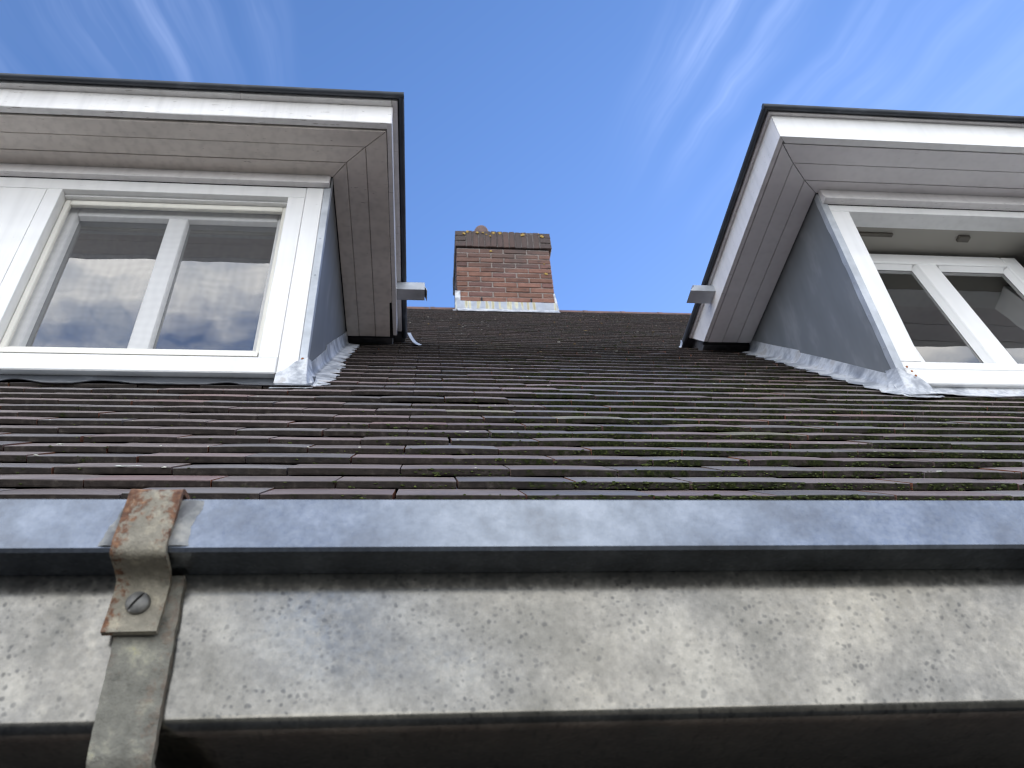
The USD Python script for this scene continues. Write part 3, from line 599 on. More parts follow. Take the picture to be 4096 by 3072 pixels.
# inner sash
y0, y1 = 1.962, 2.012
sa = obj('sash', cat([box(-1.243, -1.2065, y0, y1, 1.745, 2.4495, .004), box(-.5335, -.497, y0, y1, 1.745, 2.4495, .004), box(-1.206, -.534, y0, y1, 2.410, 2.4495, .004), box(-1.206, -.534, y0, y1, 1.745, 1.790, .004)]), M_sash, DL)
obj('mullion', box(-.9025, -.8375, y0 + .0006, y1 - .001, 1.7905, 2.4095, .004), M_sash, sa)
for a, b in ((-1.206, -.9028), (-.837, -.534)):
    obj('pane', box(a, b, 1.988, 1.992, 1.7903, 2.4097, 0), M_glass, sa)
# room behind
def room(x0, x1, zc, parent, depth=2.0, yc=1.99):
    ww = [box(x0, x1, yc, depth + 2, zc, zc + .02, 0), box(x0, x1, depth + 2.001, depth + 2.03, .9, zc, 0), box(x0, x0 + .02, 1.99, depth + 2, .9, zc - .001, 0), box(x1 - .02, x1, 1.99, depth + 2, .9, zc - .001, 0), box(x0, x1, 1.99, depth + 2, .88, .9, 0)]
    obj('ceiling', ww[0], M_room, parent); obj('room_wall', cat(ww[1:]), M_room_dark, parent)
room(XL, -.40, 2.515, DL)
# cheek, corner strip and leads
obj('cheek', cheek_panel(L_CH, 1, zs + .008), M_zinc_cheek, DL, smooth=60)
obj('corner_strip', cat([box(-.3757, L_CH + .0025, YF - .002, YF + .0005, 1.665, 2.5125, .0008), box(L_CH + .001, L_CH + .003, YF - .001, YF + .026, 1.665, zs - .002, .0006)]), M_zinc, DL)
for z in (2.24, 2.06): nail(-.365, YF - .003, z, (0, 1, 0), M_zinc, DL)
nail(-.366, YF - .003, 1.698, (0, 1, 0), M_rust, DL, r=.0042)
obj('rust_run', hull([(-.3675, YF - .0025, 1.695), (-.3645, YF - .0025, 1.695), (-.3685, YF - .0027, 1.672), (-.3665, YF - .0027, 1.672), (-.366, YF - .002, 1.68)]), M_rust, DL)
obj('lead_flashing', cheek_lead(L_CH, 1, 1.90, 2.24, .055, .066, 3.1), M_lead, DL, smooth=60)
obj('lead_flashing', cheek_lead(L_CH, 1, 2.215, 2.74, .075, .052, 8.4), M_lead, DL, smooth=60)
obj('lead_apron', wavy_edge(XL, -.325, YF + .022, 1.848, 1.652, .006, 1.3, n=300), M_apron, DL, smooth=60)
def corner_lead(xc, s, seed):
    """The lead dog-ear wrapped round the foot of the corner post; a ragged sheet up the post's face, folding onto the tiles."""
    P = []
    for t in np.linspace(0, 1, 34):
        if t < .5:                                   # up the face of the post
            k = t / .5; xt = xc + s * (-.080 + .082 * k); yt = YF - .0065; zt = 1.628 + .072 * k ** .75 + .004 * math.sin(k * 9 + seed)
            xb = xc + s * (-.082 + .100 * k); yb = 1.846 - .006 * math.sin(k * 5 + seed)
        else:                                        # round the corner and along the foot of the cheek
            k = (t - .5) / .5; xt = xc + s * (.0045 + .002 * k); yt = YF - .0065 + .055 * k; zt = 1.700 + .035 * k
            xb = xc + s * (.018 + .052 * k ** .8); yb = 1.846 + .055 * k ** 1.5
        row = []
        for q in np.linspace(0, 1, 12):
            y = yt + (yb - yt) * q ** 1.7; x = xt + (xb - xt) * q ** 1.5
            zb = tile_top(max(yb, 1.8)) * .6 + (float(zr(yb)) + .014) * .4 + .005
            z = zb + (zt - zb) * (1 - q) ** 1.5
            z = max(z, float(zr(y)) + .010)
            row.append((x, y, z + .004 * (meshkit.noise([x * 70, q * 5, seed + t * 9]) - .5)))
        P.append(row)
    P = np.array(P)
    return thick_sheet(P[::-1] if s > 0 else P, .002)
obj('corner_lead', corner_lead(L_CH, 1, 2.0), M_lead, DL, smooth=60)

# ================= right dormer
DR = thing('dormer', 'right dormer with clean white fascia and a tilted open window', 'dormer', group='dormers on the roof')
XR = 3.6
zs = 2.594
ys = [1.681, 1.760, 1.833, 1.890]; xs = [1.2595, 1.326, 1.396, 1.461]
for i in range(3):
    obj('soffit_board', plate([(XR, ys[i]), (xs[i], ys[i]), (xs[i + 1], ys[i + 1]), (XR, ys[i + 1])], zs + .0007 * (i % 2), zs + .016, .0011, .0012), M_soffit_r, DR)
    obj('soffit_board', plate([(xs[i], ys[i]), (xs[i], 2.725), (xs[i + 1], 2.725), (xs[i + 1], ys[i + 1])], zs + .0007 * (i % 2), zs + .016, .0011, .0012), M_soffit_r, DR)
obj('soffit_backing', box(1.2475, XR, 1.672, 2.76, zs + .0175, zs + .03, 0), M_dark, DR)
# fascia, mitred at the corner
def mitre_front(x0, x1, y0, y1, z0, z1):
    return hull([(x0, y0, z0), (x0, y0, z1), (x0 + (y1 - y0), y1, z0), (x0 + (y1 - y0), y1, z1), (x1, y0, z0), (x1, y0, z1), (x1, y1, z0), (x1, y1, z1)])
def mitre_side(x0, x1, y0, y1, z0, z1, zcut):
    return hull([(x0, y0, z0), (x0, y0, z1), (x1, y0 + (x1 - x0), z0), (x1, y0 + (x1 - x0), z1), (x0, y1, z0), (x0, zcut, z1), (x1, y1, z0), (x1, zcut, z1)])
obj('fascia_board', mitre_front(1.2408, XR, 1.651, 1.678, 2.596, 2.7275), M_white, DR)
obj('fascia_board', mitre_side(1.240, 1.257, 1.6518, 2.722, 2.5955, 2.7275, 2.838), M_white_side, DR, label='side fascia board running up the roof')
obj('fascia_lath', wavy_board(1.2275, XR, 1.637, 1.668, 2.7285, 2.741, seed=11), M_white_side, DR)
obj('fascia_lath', board_y(1.2265, 1.2515, 1.669, 2.84, 2.7285, 2.741, seed=12), M_white_side, DR)
bz, by, bx = 2.7385, 1.6225, 1.2125
obj('zinc_roll', tube((bx - br * .9, by, bz), (XR, by, bz), br, 20), M_bead, DR, smooth=40)
obj('zinc_roll', tube((bx, by + .002, bz - .0004), (bx, 2.905, bz - .0004), br, 20), M_bead, DR, smooth=40)
obj('flat_roof', cat([box(bx, XR, by + .004, 3.0, bz + .005, bz + .0105, 0), box(1.262, XR, 1.69, 2.95, zs + .031, bz + .004, 0)]), M_felt, DR)
yc, zc = 2.47, 2.66
prof = [(yc, zc), (yc, zc + .028), (yc + .006, zc + .042), (yc + .02, zc + .052), (yc + .055, zc + .052), (yc + .07, zc + .042), (yc + .076, zc + .028), (yc + .076, zc)]
so = sweep_x(prof, 1.150, 1.255)
v = so.vertices; lowz = v[:, 2] < zc + .001; v[lowz & (v[:, 0] < 1.16), 0] -= .022; so.vertices = v
spp = obj('spout', so, M_zinc, DR, smooth=35)
P = np.array([[(bx - .008 - t * .03, 2.872 - t * .03 + q * .02, float(zr(2.872 - t * .03 + q * .02)) + .04 * (1 - t) ** 2 + .014) for t in np.linspace(0, 1, 6)] for q in (0, .5, 1)])
obj('lead_tongue', thick_sheet(P, .002), M_lead, DR)
# frame
obj('crown_board', sweep_x([(1.888, zs - .001), (1.871, zs - .001), (1.870, 2.576), (1.8675, 2.557), (1.863, 2.543), (1.858, 2.536), (1.858, 2.5275), (1.888, 2.5275)], 1.4685, XR), M_white_side, DR)
obj('frame_post', box(1.4865, 1.559, YF, 1.99, 1.735, 2.4895), fr, DR)
obj('frame_post', box(2.335, 2.405, YF, 1.99, 1.735, 2.4895), fr, DR)
obj('frame_head', box(1.4865, XR, YF, 1.962, 2.4905, 2.5265), fr, DR)
obj('frame_sill', cat([box(1.4865, XR, YF, 2.0, 1.702, 1.734, .002), box(1.4865, XR, YF - .002, 2.0, 1.640, 1.7012, .003)]), fr, DR)
obj('front_panel', box(2.4065, XR, YF + .002, 1.94, 1.735, 2.4895), fr, DR)
# the sash, tilted inwards about its foot
TILT = math.radians(9.5)
def tilt(m):
    v = m.vertices - [0, 1.95, 1.738]; c, s = math.cos(TILT), math.sin(TILT)
    m.vertices = np.stack([v[:, 0], v[:, 1] * c + v[:, 2] * s, -v[:, 1] * s + v[:, 2] * c], 1) + [0, 1.95, 1.738]
    return m
za, zb = 1.738, 2.482
xa, xb, xm0, xm1 = 1.566, 2.318, 1.874, 1.955
wd = .066
sa = obj('sash', tilt(cat([box(xa, xa + wd - .0005, 1.95, 2.005, za, zb, .004), box(xb - wd + .0005, xb, 1.95, 2.005, za, zb, .004), box(xa + wd, xb - wd, 1.95, 2.005, zb - wd, zb, .004), box(xa + wd, xb - wd, 1.95, 2.005, za, za + .050, .004)])), M_sash, DR, label='tilted open two-pane sash')
obj('mullion', tilt(box(xm0, xm1, 1.9506, 2.0045, za + .0505, zb - wd - .0005, .004)), M_sash, sa)
for a, b in ((xa + wd, xm0), (xm1, xb - wd)):
    bd = [hull([(x_, y_, z_) for z_ in (za + .0505, zb - wd - .0005) for x_, y_ in ((p_, 1.956), (p_ + sg * .014, 1.975), (p_, 1.975))]) for p_, sg in ((a + .0003, 1), (b - .0003, -1))]
    bd += [hull([(x_, y_, z_) for x_ in (a + .015, b - .015) for y_, z_ in ((1.956, q_), (1.975, q_ + sg * .014), (1.975, q_))]) for q_, sg in ((za + .0505, 1), (zb - wd - .0008, -1))]
    obj('glazing_bead', tilt(cat(bd)), M_sash, sa)
    obj('pane', tilt(box(a + .001, b - .001, 1.9765, 1.9805, za + .051, zb - wd - .001, 0)), M_glass_r, sa)
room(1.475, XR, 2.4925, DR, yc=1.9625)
obj('roller_blind', tilt(box(xa + .02, xb - .02, 2.03, 2.033, za + .02, zb - .02, 0)), M_pane_backing, sa)  # added sheet behind the glass, evens the panes to a flat grey
obj('curtain_rail', box(1.56, 1.775, 1.985, 2.0, 2.482, 2.494, .001), M_fitting, DR)
obj('rail_bracket', box(2.045, 2.09, 1.985, 2.01, 2.478, 2.494, .001), M_fitting, DR)
obj('stay_arm', hull([(1.61, 2.03, 2.46), (1.61, 2.03, 2.482), (1.86, 2.16, 2.478), (1.86, 2.16, 2.496), (1.61, 2.045, 2.46), (1.86, 2.17, 2.478)]), M_room_dark, DR)  # dark bar running diagonally below the ceiling
# cheek and leads
obj('cheek', cheek_panel(R_CH, -1, zs + .008), M_zinc_cheek, DR, smooth=60)
es = []
P = []
for z in np.linspace(1.665, 2.585, 50):
    P.append([(R_CH - .0025, YF + .022 + .005 * (meshkit.noise([z * 22, 1, 5]) - .5), z), (R_CH - .003, YF - .0015, z), (1.4858, YF - .0022, z)])
obj('corner_strip', thick_sheet(np.array(P)[:, ::-1], -.0012), M_zinc, DR)
for z in (2.43, 2.20, 2.11, 1.95, 1.80): nail(R_CH - .0045, YF + .012, z, (1, 0, 0), M_zinc, DR)
obj('lead_flashing', cheek_lead(R_CH, -1, 1.90, 2.40, .055, .054, 5.7), M_lead, DR, smooth=60)
obj('lead_flashing', cheek_lead(R_CH, -1, 2.375, 2.74, .068, .044, 9.4), M_lead, DR, smooth=60)
obj('lead_apron', wavy_edge(1.44, XR, YF + .015, 1.856, 1.648, .010, 6.3, n=240, lift=.014), M_lead, DR, smooth=60)
obj('corner_lead', corner_lead(R_CH, -1, 5.0), M_lead, DR, smooth=60)
for x, z in ((1.490, 1.700), (1.500, 1.682), (1.506, 1.664)): nail(x, YF - .012, z, (0, 1, 0), M_rust, DR, r=.0042)

# ------------------------------------------------------------------ chimney
CH = thing('chimney', 'red brick chimney with lichened soldier course and clay pot on the ridge', 'chimney')
CX0, CX1, CY0, CY1 = .231, 1.056, 4.95, 5.52
def brick_mat(name, lo, hi, soot):
    n = {'g': ('geometry', {}), 'oi': ('object_info', {}), 'n': ('noise_texture', dict(scale=17.0, detail=6.0)), 'r': ('rgb_ramp', dict(ramp=[(0.3, lo), (0.65, hi)])),
         'm2': ('mapping', dict(scale=(1, 1, 3.2))), 'n2': ('noise_texture', dict(scale=13.0, detail=7.0, roughness=.62)), 'r2': ('map_range', dict(from_min=0.60, from_max=0.68, to_max=0.8, clamp=True)), 'mx': ('mix', dict(mix_type='mix', color2=(0.055, 0.038, 0.034))),
         'v': ('map_range', dict(to_min=0.75, to_max=1.2)), 'cv': ('vector_math', dict(math_type='scale')),
         'sp': ('separate_xyz', {}), 'n3': ('noise_texture', dict(scale=2.3, detail=4.0)), 'zz': ('map_range', dict(from_min=5.35, from_max=6.0, to_min=-.35, to_max=0.40, clamp=True)), 'ad': ('math', dict(math_type='add')), 'sr': ('map_range', dict(from_min=0.42, from_max=0.75, to_max=soot, clamp=True)), 'mx2': ('mix', dict(mix_type='mix', color2=(0.075, 0.062, 0.058))),
         'bn': ('noise_texture', dict(scale=55.0, detail=5.0)), 'b': ('bump', dict(strength=0.8, distance=0.006)), 'p': ('principled_bsdf', dict(roughness=0.85, specular_ior_level=.3))}
    P = 'g.position'
    l = [(P, 'n.vector'), ('n.fac', 'r.fac'), (P, 'm2.vector'), ('m2.vector', 'n2.vector'), ('n2.fac', 'r2.value'), ('oi.random', 'v.value'), ('r.color', 'cv.vector1'), ('v.result', 'cv.scale'), ('r2.result', 'mx.fac'), ('cv.vector', 'mx.color1'),
         (P, 'sp.vector'), ('sp.z', 'zz.value'), (P, 'n3.vector'), ('n3.fac', 'ad.value1'), ('zz.result', 'ad.value2'), ('ad.value', 'sr.value'), ('sr.result', 'mx2.fac'), ('mx.color', 'mx2.color1'), ('mx2.color', 'p.base_color'),
         ('m2.vector', 'bn.vector'), ('bn.fac', 'b.height'), ('b.normal', 'p.normal')]
    return mat(name, n, l)
BR = [brick_mat('brick_red', (0.145, 0.073, 0.054), (0.21, 0.107, 0.079), .85), brick_mat('brick_rust', (0.175, 0.088, 0.063), (0.24, 0.125, 0.091), .85), brick_mat('brick_wine', (0.110, 0.060, 0.051), (0.16, 0.085, 0.071), .9)]
M_soot_shade = noisy('sooty_shaded_brick', [(0.3, (0.022, 0.02, 0.02)), (0.7, (0.05, 0.042, 0.04))], scale=20, rough=.9)
M_mortar = noisy('lime_mortar', [(0.3, (0.19, 0.160, 0.142)), (0.65, (0.30, 0.265, 0.24))], scale=25, rough=.95, bump=.5)
M_mortar_d = noisy('sooty_mortar', [(0.3, (0.09, 0.078, 0.072)), (0.65, (0.17, 0.15, 0.14))], scale=25, rough=.95, bump=.5)
ZB = 5.7985; H = .0613; J = .0095
rb = np.random.default_rng(11)
def brick(x0, x1, y0, y1, z0, z1, m, name='brick', jit=.0022):
    g = box(x0, x1, y0, y1, z0, z1, .004)
    g.vertices = g.vertices + rb.normal(0, jit * .45, g.vertices.shape) + [0, rb.normal(0, jit * .5), 0]
    obj(name, g, m, CH)
obj('mortar', box(CX0 + .004, CX1 - .004, CY0 + .006, CY1 - .006, 4.50, ZB + .004, 0), M_mortar, CH)
NC = 14
cuts_a = [0, .2035, .413, .6215, CX1 - CX0]; cuts_b = [0, .0955, .3035, .5145, .7225, CX1 - CX0]
for c in range(NC):
    z1 = ZB - c * H; z0 = z1 - H + J
    cuts = cuts_a if c % 2 == 0 else cuts_b
    for a, b in zip(cuts[:-1], cuts[1:]):
        a2, b2 = a + (J / 2 if a > 0 else 0), b - (J / 2 if b < CX1 - CX0 else 0)
        brick(CX0 + a2 + rb.normal(0, .001), CX0 + b2, CY0 + rb.normal(0, .0012), CY0 + .095, z0, z1, BR[int(rb.choice(3, p=[.45, .3, .25]))])
    # side faces; the left bricks carry soot and painted-in shade
    sd = [(.1, .30), (.31, .51)] if c % 2 == 0 else [(.1, .20), (.21, .41), (.42, .51)]
    for (a, b) in sd:
        brick(CX0 - .0005, CX0 + .09, CY0 + a, CY0 + b, z0, z1, M_soot_shade)
        brick(CX1 - .09, CX1 + .0005, CY0 + a, CY0 + b, z0, z1, BR[2])
# soldier course on top, corners laid flat
ZC0, ZC1, PO = 5.8175, 6.029, .012
obj('mortar', box(CX0 - .004, CX1 + .018, CY0 - PO + .006, CY1 + .006, ZC0 + .004, ZC1 - .006, 0), M_mortar_d, CH)
obj('cap_shadow_joint', box(CX0 + .010, CX1 - .010, CY0 + .012, CY1 - .02, ZB + .0045, ZC0 + .0035, 0), M_dark, CH)  # black block paints the shadow in the recess below the cap
for k in range(3):
    z0 = ZC0 + k * .0712
    for a, b in ((CX0 - .010, CX0 + .0835), (CX1 - .074, CX1 + .024)):
        brick(a, b, CY0 - PO, CY0 + .19, z0, z0 + .0615, BR[2])
xs_ = np.linspace(CX0 + .090, CX1 - .0805, 13)
for a, b in zip(xs_[:-1], xs_[1:]):
    brick(a + .003, b - .003, CY0 - PO + rb.normal(0, .002), CY0 + .09, ZC0 + rb.normal(0, .001), ZC1 + rb.normal(0, .0015), BR[int(rb.choice(3, p=[.25, .15, .6]))])
for a in np.arange(CY0 + .20, CY1 - .02, .058):
    brick(CX0 - .010, CX0 + .08, a, a + .051, ZC0, ZC1, M_soot_shade); brick(CX1 - .07, CX1 + .024, a, a + .051, ZC0, ZC1, BR[2])
obj('chimney_top', box(CX0, CX1 + .01, CY0, CY1, ZC1 - .004, ZC1 + .003, 0), M_mortar_d, CH)
# pot
prof = np.array([(0.066, ZC1 - .05), (0.070, ZC1 + .10), (0.070, ZC1 + .205), (.066, ZC1 + .235), (.055, ZC1 + .262), (.038, ZC1 + .282), (.018, ZC1 + .292), (.0, ZC1 + .294)])
pot = trimesh.creation.revolve(np.vstack([prof]), sections=28); pot.vertices += [.475, 5.14, 0]
M_pot = noisy('pot_clay', [(0.3, (0.09, 0.062, 0.058)), (0.65, (0.16, 0.105, 0.094))], scale=12, rough=.8)
obj('chimney_pot', pot, M_pot, CH, smooth=40)
# weep holes
for xw in (CX0 + .2055, CX0 + .6235):
    obj('weep_hole', box(xw - .006, xw + .006, CY0 - .004, CY0 + .02, 5.129, 5.176, 0), M_dark, CH)
# leads
def stained(name):
    n = {'g': ('geometry', {}), 'm': ('mapping', dict(scale=(26, 0.2, 1.6))), 'n': ('noise_texture', dict(scale=1.0, detail=2.5, roughness=.4)), 'r': ('rgb_ramp', dict(ramp=[(0.36, (0.33, 0.36, 0.42)), (0.51, (0.36, 0.39, 0.43)), (0.55, (0.53, 0.51, 0.36)), (0.60, (0.32, 0.28, 0.17)), (.66, (.54, .52, .36)), (.74, (.36, .38, .42))])),
         'n2': ('noise_texture', dict(scale=25.0, detail=5.0)), 'r2': ('map_range', dict(to_min=.75, to_max=1.25)), 'cv': ('vector_math', dict(math_type='scale')), 'p': ('principled_bsdf', dict(roughness=.55, metallic=.15))}
    return mat(name, n, [('g.position', 'm.vector'), ('m.vector', 'n.vector'), ('n.fac', 'r.fac'), ('g.position', 'n2.vector'), ('n2.fac', 'r2.value'), ('r.color', 'cv.vector1'), ('r2.result', 'cv.scale'), ('cv.vector', 'p.base_color')])
M_lead_s = stained('stained_lead')
P = np.array([[(x, CY0 - .006 - .004 * (1 - t) - .006 * math.exp(-((x - .70) / .12) ** 2) * (1 - t), 5.022 + .1045 * t + .0015 * math.sin(x * 30)) for t in np.linspace(0, 1, 5)] for x in np.linspace(.219, 1.063, 50)])
obj('lead_apron', thick_sheet(P, .003), M_lead_s, CH, smooth=60)
P = []
for x in np.linspace(.230, 1.066, 50):
    row = []
    for t in np.linspace(0, 1, 5):
        y = CY0 - .004 - .095 * t
        row.append((x, y, float(zr(y)) + .020 + .004 * (meshkit.noise([x * 9, t * 3, 2]) - .5) + .016 * (1 - t)))
    P.append(row)
obj('lead_apron', thick_sheet(np.array(P)[:, ::-1], .003), M_lead, CH, smooth=60)
obj('lead_corner', box(.2135, .2585, CY0 - .0045, CY0 + .0005, 5.02, 5.2495, .001), M_lead, CH)
obj('lead_corner', hull([(1.045, CY0 - .0045, 5.235), (1.059, CY0 - .0045, 5.243), (1.060, CY0 - .0045, 5.02), (1.082, CY0 - .0045, 5.012), (1.045, CY0 + .001, 5.235), (1.059, CY0 + .001, 5.243), (1.06, CY0 + .001, 5.02), (1.082, CY0 + .001, 5.012)]), M_lead, CH)
for s, X in ((-1, CX0 - .002), (1, CX1 + .002)):
    P = np.array([[(X + s * (.002 + .03 * max(0, t - .5) * 2), y, float(zr(min(y, 10.4 - y))) + .008 + .11 * max(0, 1 - 2 * t)) for t in np.linspace(0, 1, 5)] for y in np.linspace(CY0, 5.5, 12)])
    obj('lead_soaker', thick_sheet(P if s < 0 else P[:, ::-1], .003), M_lead, CH)
# lichen
lo_ = []
for x, z, s in ((.333, 6.005, .017), (.30, 5.978, .014), (.422, 6.003, .016), (.47, 6.0, .012), (.56, 5.998, .017), (.62, 6.002, .018), (.535, 5.955, .011), (.83, 5.985, .017), (.835, 6.008, .010), (.97, 6.006, .009), (1.003, 5.973, .022), (.50, 5.975, .010), (.535, 5.765, .013), (1.005, 5.485, .015), (1.00, 5.615, .009)):
    for _ in range(3):
        q = blob(np.zeros(3), s * rb.uniform(.5, .9), .004, s * rb.uniform(.4, .8), rb)
        yq = CY0 - (PO if z > 5.81 else 0) - .0035
        q.vertices += [x + rb.normal(0, s * .3), yq, z + rb.normal(0, s * .25)]
        lo_.append(q)
obj('lichen', cat(lo_), M_lichen_o, CH, kind='stuff')

# ------------------------------------------------------------------ gutter
GT = thing('gutter', 'grey zinc box gutter running along the eaves under the tiles', 'gutter')
def gutter_mat(name, base, pale, dark, spot, metallic, rough, warm_dapple, grain=.2, vs=240.0):
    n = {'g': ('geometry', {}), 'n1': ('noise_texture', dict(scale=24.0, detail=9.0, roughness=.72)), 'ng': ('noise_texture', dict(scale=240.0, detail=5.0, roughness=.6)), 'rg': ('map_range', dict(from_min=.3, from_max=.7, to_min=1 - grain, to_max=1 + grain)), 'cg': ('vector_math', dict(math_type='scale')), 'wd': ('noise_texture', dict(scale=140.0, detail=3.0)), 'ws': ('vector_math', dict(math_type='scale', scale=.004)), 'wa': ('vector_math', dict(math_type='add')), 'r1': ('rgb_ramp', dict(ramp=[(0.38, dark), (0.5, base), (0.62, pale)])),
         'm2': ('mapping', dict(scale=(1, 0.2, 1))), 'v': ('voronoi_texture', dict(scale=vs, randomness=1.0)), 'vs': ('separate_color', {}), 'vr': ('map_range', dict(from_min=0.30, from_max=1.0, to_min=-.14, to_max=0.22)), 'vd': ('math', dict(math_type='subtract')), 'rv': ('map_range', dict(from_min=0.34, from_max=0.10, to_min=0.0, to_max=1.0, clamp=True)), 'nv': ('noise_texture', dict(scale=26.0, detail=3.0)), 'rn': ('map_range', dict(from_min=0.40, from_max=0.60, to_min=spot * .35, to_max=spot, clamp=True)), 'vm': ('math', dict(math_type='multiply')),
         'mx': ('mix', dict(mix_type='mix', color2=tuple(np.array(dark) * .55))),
         'n3': ('noise_texture', dict(scale=3.2, detail=3.0)), 'r3': ('map_range', dict(from_min=.42, from_max=.62, to_max=warm_dapple, clamp=True)), 'mw': ('mix', dict(mix_type='mix', color2=(pale[0] * 1.08, pale[1] * 1.02, pale[2] * .88))),  # broad warm patches put dappled light into the zinc colour
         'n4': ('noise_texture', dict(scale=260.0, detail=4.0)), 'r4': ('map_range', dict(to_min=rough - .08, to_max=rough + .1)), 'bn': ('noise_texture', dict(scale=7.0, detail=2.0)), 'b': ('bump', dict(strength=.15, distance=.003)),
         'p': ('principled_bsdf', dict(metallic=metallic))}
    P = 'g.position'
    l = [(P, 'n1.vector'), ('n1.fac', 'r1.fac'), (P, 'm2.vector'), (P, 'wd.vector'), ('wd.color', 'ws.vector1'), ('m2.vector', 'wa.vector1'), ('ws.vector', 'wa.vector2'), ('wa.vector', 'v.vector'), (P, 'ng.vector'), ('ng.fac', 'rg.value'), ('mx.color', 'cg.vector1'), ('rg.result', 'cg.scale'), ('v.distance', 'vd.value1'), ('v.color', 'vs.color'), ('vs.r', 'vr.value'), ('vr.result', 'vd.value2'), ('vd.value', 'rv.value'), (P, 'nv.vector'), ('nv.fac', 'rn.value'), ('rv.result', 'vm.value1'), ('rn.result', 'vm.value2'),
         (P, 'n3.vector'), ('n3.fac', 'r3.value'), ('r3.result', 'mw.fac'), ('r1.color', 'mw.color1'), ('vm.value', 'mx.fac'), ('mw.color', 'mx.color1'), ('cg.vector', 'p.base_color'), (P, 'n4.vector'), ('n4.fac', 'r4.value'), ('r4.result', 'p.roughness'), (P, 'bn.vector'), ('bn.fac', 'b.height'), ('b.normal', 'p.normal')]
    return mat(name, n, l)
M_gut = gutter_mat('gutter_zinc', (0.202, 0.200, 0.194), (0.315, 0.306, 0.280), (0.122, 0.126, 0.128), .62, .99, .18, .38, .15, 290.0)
M_lip = gutter_mat('gutter_bead_zinc', (0.235, 0.262, 0.300), (0.30, 0.33, 0.375), (0.19, 0.208, 0.235), .10, .94, .26, .0, .05)  # blue in the base colour stands for mirrored sky
GX0, GX1 = -4.15, 4.25
# hollow square bead along the front edge
obj('bead', sweep_x([(.4185, .2385), (.4200, .2365), (.4440, .2360), (.4452, .2370), (.4452, .2700), (.4440, .2722), (.4235, .2722), (.4215, .2708)], GX0, GX1), M_lip, GT, smooth=25)
t = .0012
sect = [(.4444, .2400), (.4444, .1580), (.4449, .1552), (.4463, .1527), (.4486, .1509), (.4514, .1501), (.4540, .1500), (.600, .1500), (.608, .1530), (.608, .300), (.6068, .300), (.6068, .154), (.600, .1512), (.4540, .1514), (.4516, .1516), (.4494, .1522), (.4476, .1536), (.4465, .1556), (.4462, .1580), (.4462, .2400)]
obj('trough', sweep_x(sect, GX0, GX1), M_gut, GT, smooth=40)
obj('eaves_board', box(GX0, GX1, .610, .655, .10, .33, .002), M_stain, GT)

BK = thing('gutter_bracket', 'rusty painted iron gutter strap with slotted screw clamped over the bead', 'bracket')
def rust_mat(name, paint_c, pale, rustfac):
    n = {'g': ('geometry', {}), 'n': ('noise_texture', dict(scale=190.0, detail=8.0, roughness=.68)), 'n0': ('noise_texture', dict(scale=85.0, detail=8.0, roughness=.66)), 'r0': ('rgb_ramp', dict(ramp=[(0.30, tuple(np.array(paint_c) * .45)), (0.42, tuple(np.array(paint_c) * .8)), (0.54, paint_c), (0.66, pale), (0.72, tuple(np.array(pale) * (1.25, 1.2, .95)))])),
         'sp': ('separate_xyz', {}), 'dx': ('math', dict(math_type='subtract', value2=-.149)), 'ax': ('math', dict(math_type='absolute')), 'ed': ('map_range', dict(from_min=.006, from_max=.0155, to_min=0, to_max=.20, clamp=True)), 'zt': ('map_range', dict(from_min=.232, from_max=.278, to_min=-.14, to_max=.06, clamp=True)), 's1': ('math', dict(math_type='add')), 's2': ('math', dict(math_type='add')),
         'rr': ('map_range', dict(from_min=.49, from_max=.62, to_max=rustfac, clamp=True)), 'nr': ('noise_texture', dict(scale=300.0, detail=4.0)), 'rc': ('rgb_ramp', dict(ramp=[(0.3, (0.085, 0.034, 0.018)), (0.55, (0.19, 0.085, 0.042)), (0.72, (0.34, 0.19, 0.10))])),
         'mx': ('mix', dict(mix_type='mix')), 'b': ('bump', dict(strength=1.0, distance=.003)), 'p': ('principled_bsdf', dict(roughness=.7, specular_ior_level=.35))}
    P = 'g.position'
    l = [(P, 'n.vector'), (P, 'n0.vector'), ('n0.fac', 'r0.fac'), (P, 'sp.vector'), ('sp.x', 'dx.value1'), ('dx.value', 'ax.value1'), ('ax.value', 'ed.value'), ('sp.z', 'zt.value'), ('n.fac', 's1.value1'), ('ed.result', 's1.value2'), ('s1.value', 's2.value1'), ('zt.result', 's2.value2'), ('s2.value', 'rr.value'),
         (P, 'nr.vector'), ('nr.fac', 'rc.fac'), ('rr.result', 'mx.fac'), ('r0.color', 'mx.color1'), ('rc.color', 'mx.color2'), ('mx.color', 'p.base_color'), ('n.fac', 'b.height'), ('b.normal', 'p.normal')]
    return mat(name, n, l)
M_clip = rust_mat('rusty_clip_paint', (0.30, 0.275, 0.215), (0.46, 0.41, 0.31), .95)
M_screw = noisy('screw_steel', [(0.3, (0.10, 0.10, 0.095)), (0.7, (0.19, 0.185, 0.17))], scale=200, rough=.45, metallic=.5)
M_strap = rust_mat('old_strap_paint', (0.215, 0.21, 0.175), (0.33, 0.32, 0.25), .30)
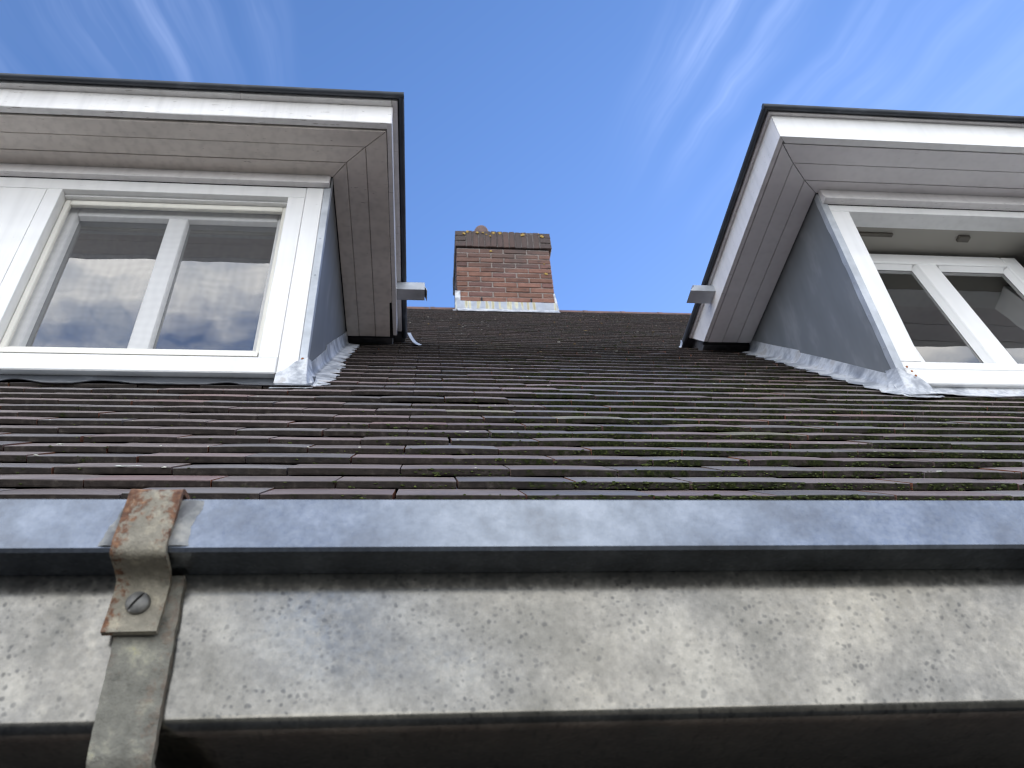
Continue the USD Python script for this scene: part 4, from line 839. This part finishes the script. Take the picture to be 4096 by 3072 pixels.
def ribbon(path, x0, x1, t, seed, skew=0.0, nx=7, lump=.0004):
    """A flat iron strap bent along a (y, z) path; the path is its outer face."""
    p = np.array(path, float)
    # resample
    s = np.concatenate([[0], np.cumsum(np.linalg.norm(np.diff(p, axis=0), axis=1))])
    q = np.linspace(0, s[-1], max(24, int(s[-1] / .0022)))
    p = np.stack([np.interp(q, s, p[:, 0]), np.interp(q, s, p[:, 1])], 1)
    for _ in range(1): p[1:-1] = .25 * p[:-2] + .5 * p[1:-1] + .25 * p[2:]
    d = np.gradient(p, axis=0); d /= np.linalg.norm(d, axis=1, keepdims=True)
    nrm = np.stack([-d[:, 1], d[:, 0]], 1)
    def ring(off):
        P = []
        for i in range(len(p)):
            row = []
            for j, x in enumerate(np.linspace(x0, x1, nx)):
                e = lump * 2 * (meshkit.fbm([x * 120, q[i] * 120, seed]) - .5)
                ex = .0012 * (meshkit.fbm([q[i] * 90, seed + j, 2]) - .5) * (1 if j in (0, nx - 1) else 0)
                y, z = p[i] + nrm[i] * (off + e)
                row.append((x + ex + skew * q[i], y, z))
            P.append(row)
        return np.array(P)
    return ring(0), p, nrm
def strap_mesh(path, x0, x1, t, seed, skew=0.0, lump=.0004):
    P, p, nrm = ribbon(path, x0, x1, t, seed, skew, lump=lump)
    g = thick_sheet(P, t)
    if g.volume < 0: g.invert()
    return g
clip = [(.452, .2775), (.446, .2785), (.430, .2783), (.4195, .2770), (.4165, .2735), (.4140, .2400), (.4140, .2345), (.4165, .2325), (.4260, .2310), (.4345, .2290), (.4372, .2250), (.4368, .2150), (.4362, .2060), (.4346, .1985)]
c_ = obj('clip', strap_mesh(clip, -.1638, -.1354, .0032, 3.0, -0.025), M_clip, BK, smooth=35)
lower = [(.4405, .2335), (.4402, .2150), (.4398, .1900), (.4396, .1600), (.4398, .1440), (.4405, .1370), (.4440, .1315), (.4510, .1285), (.600, .1275)]
obj('strap', strap_mesh(lower, -.1625, -.1320, .0050, 7.0, 0.030, lump=.0011), M_strap, BK, smooth=35)
import manifold3d
half = [(0, -.003), (.0064, -.003), (.0064, .0010), (.0060, .0020), (.0050, .0029), (.0034, .0036), (.0017, .0039), (0, .0040)]
head = manifold3d.Manifold.revolve(manifold3d.CrossSection([half]), 32)
head = head - manifold3d.Manifold.cube((.02, .0015, .0045), True).rotate((0, 0, 55)).translate((0, 0, .0040))
mm = head.to_mesh(); v = np.array(mm.vert_properties[:, :3], float)
scr = trimesh.Trimesh(np.stack([v[:, 0] - .1520, .4362 - v[:, 2], v[:, 1] + .2150], 1), np.array(mm.tri_verts), process=False)
obj('screw', scr, M_screw, BK, smooth=35)
# old sealant smeared on the bead beside the strap
M_seal = noisy('old_sealant', [(0.35, (0.13, 0.135, 0.14)), (0.5, (0.22, 0.225, 0.22)), (0.65, (0.32, 0.315, 0.29))], scale=130, detail=6, rough=.7, bump=.5, bscale=260, bdist=.001)
for x0, x1, seed in ((-.1370, -.1245, 1.0), (-.1705, -.1615, 4.0)):
    P = []
    for q in np.linspace(.03, .97, 26):
        z = .2385 + (.2708 - .2385) * q; y = .4185 + (.4215 - .4185) * q
        sh = -.0048 * (1 - q) * (1 if seed > 2 else .35)
        a = x0 + sh + .0022 * (meshkit.fbm([q * 5, seed, 1]) - .5) * 2 + (.006 * q if seed > 2 else 0)
        b_ = x1 + sh + .0045 * (meshkit.fbm([q * 4, seed, 7]) - .5) * 2 - (0 if seed > 2 else .003 * (1 - q))
        P.append([(a + (b_ - a) * t, y - .0010 * math.sin(math.pi * t) - .0001, z) for t in np.linspace(0, 1, 7)])
    obj('sealant_smear', thick_sheet(np.array(P)[:, ::-1][::-1], -.0012), M_seal, GT, smooth=60)
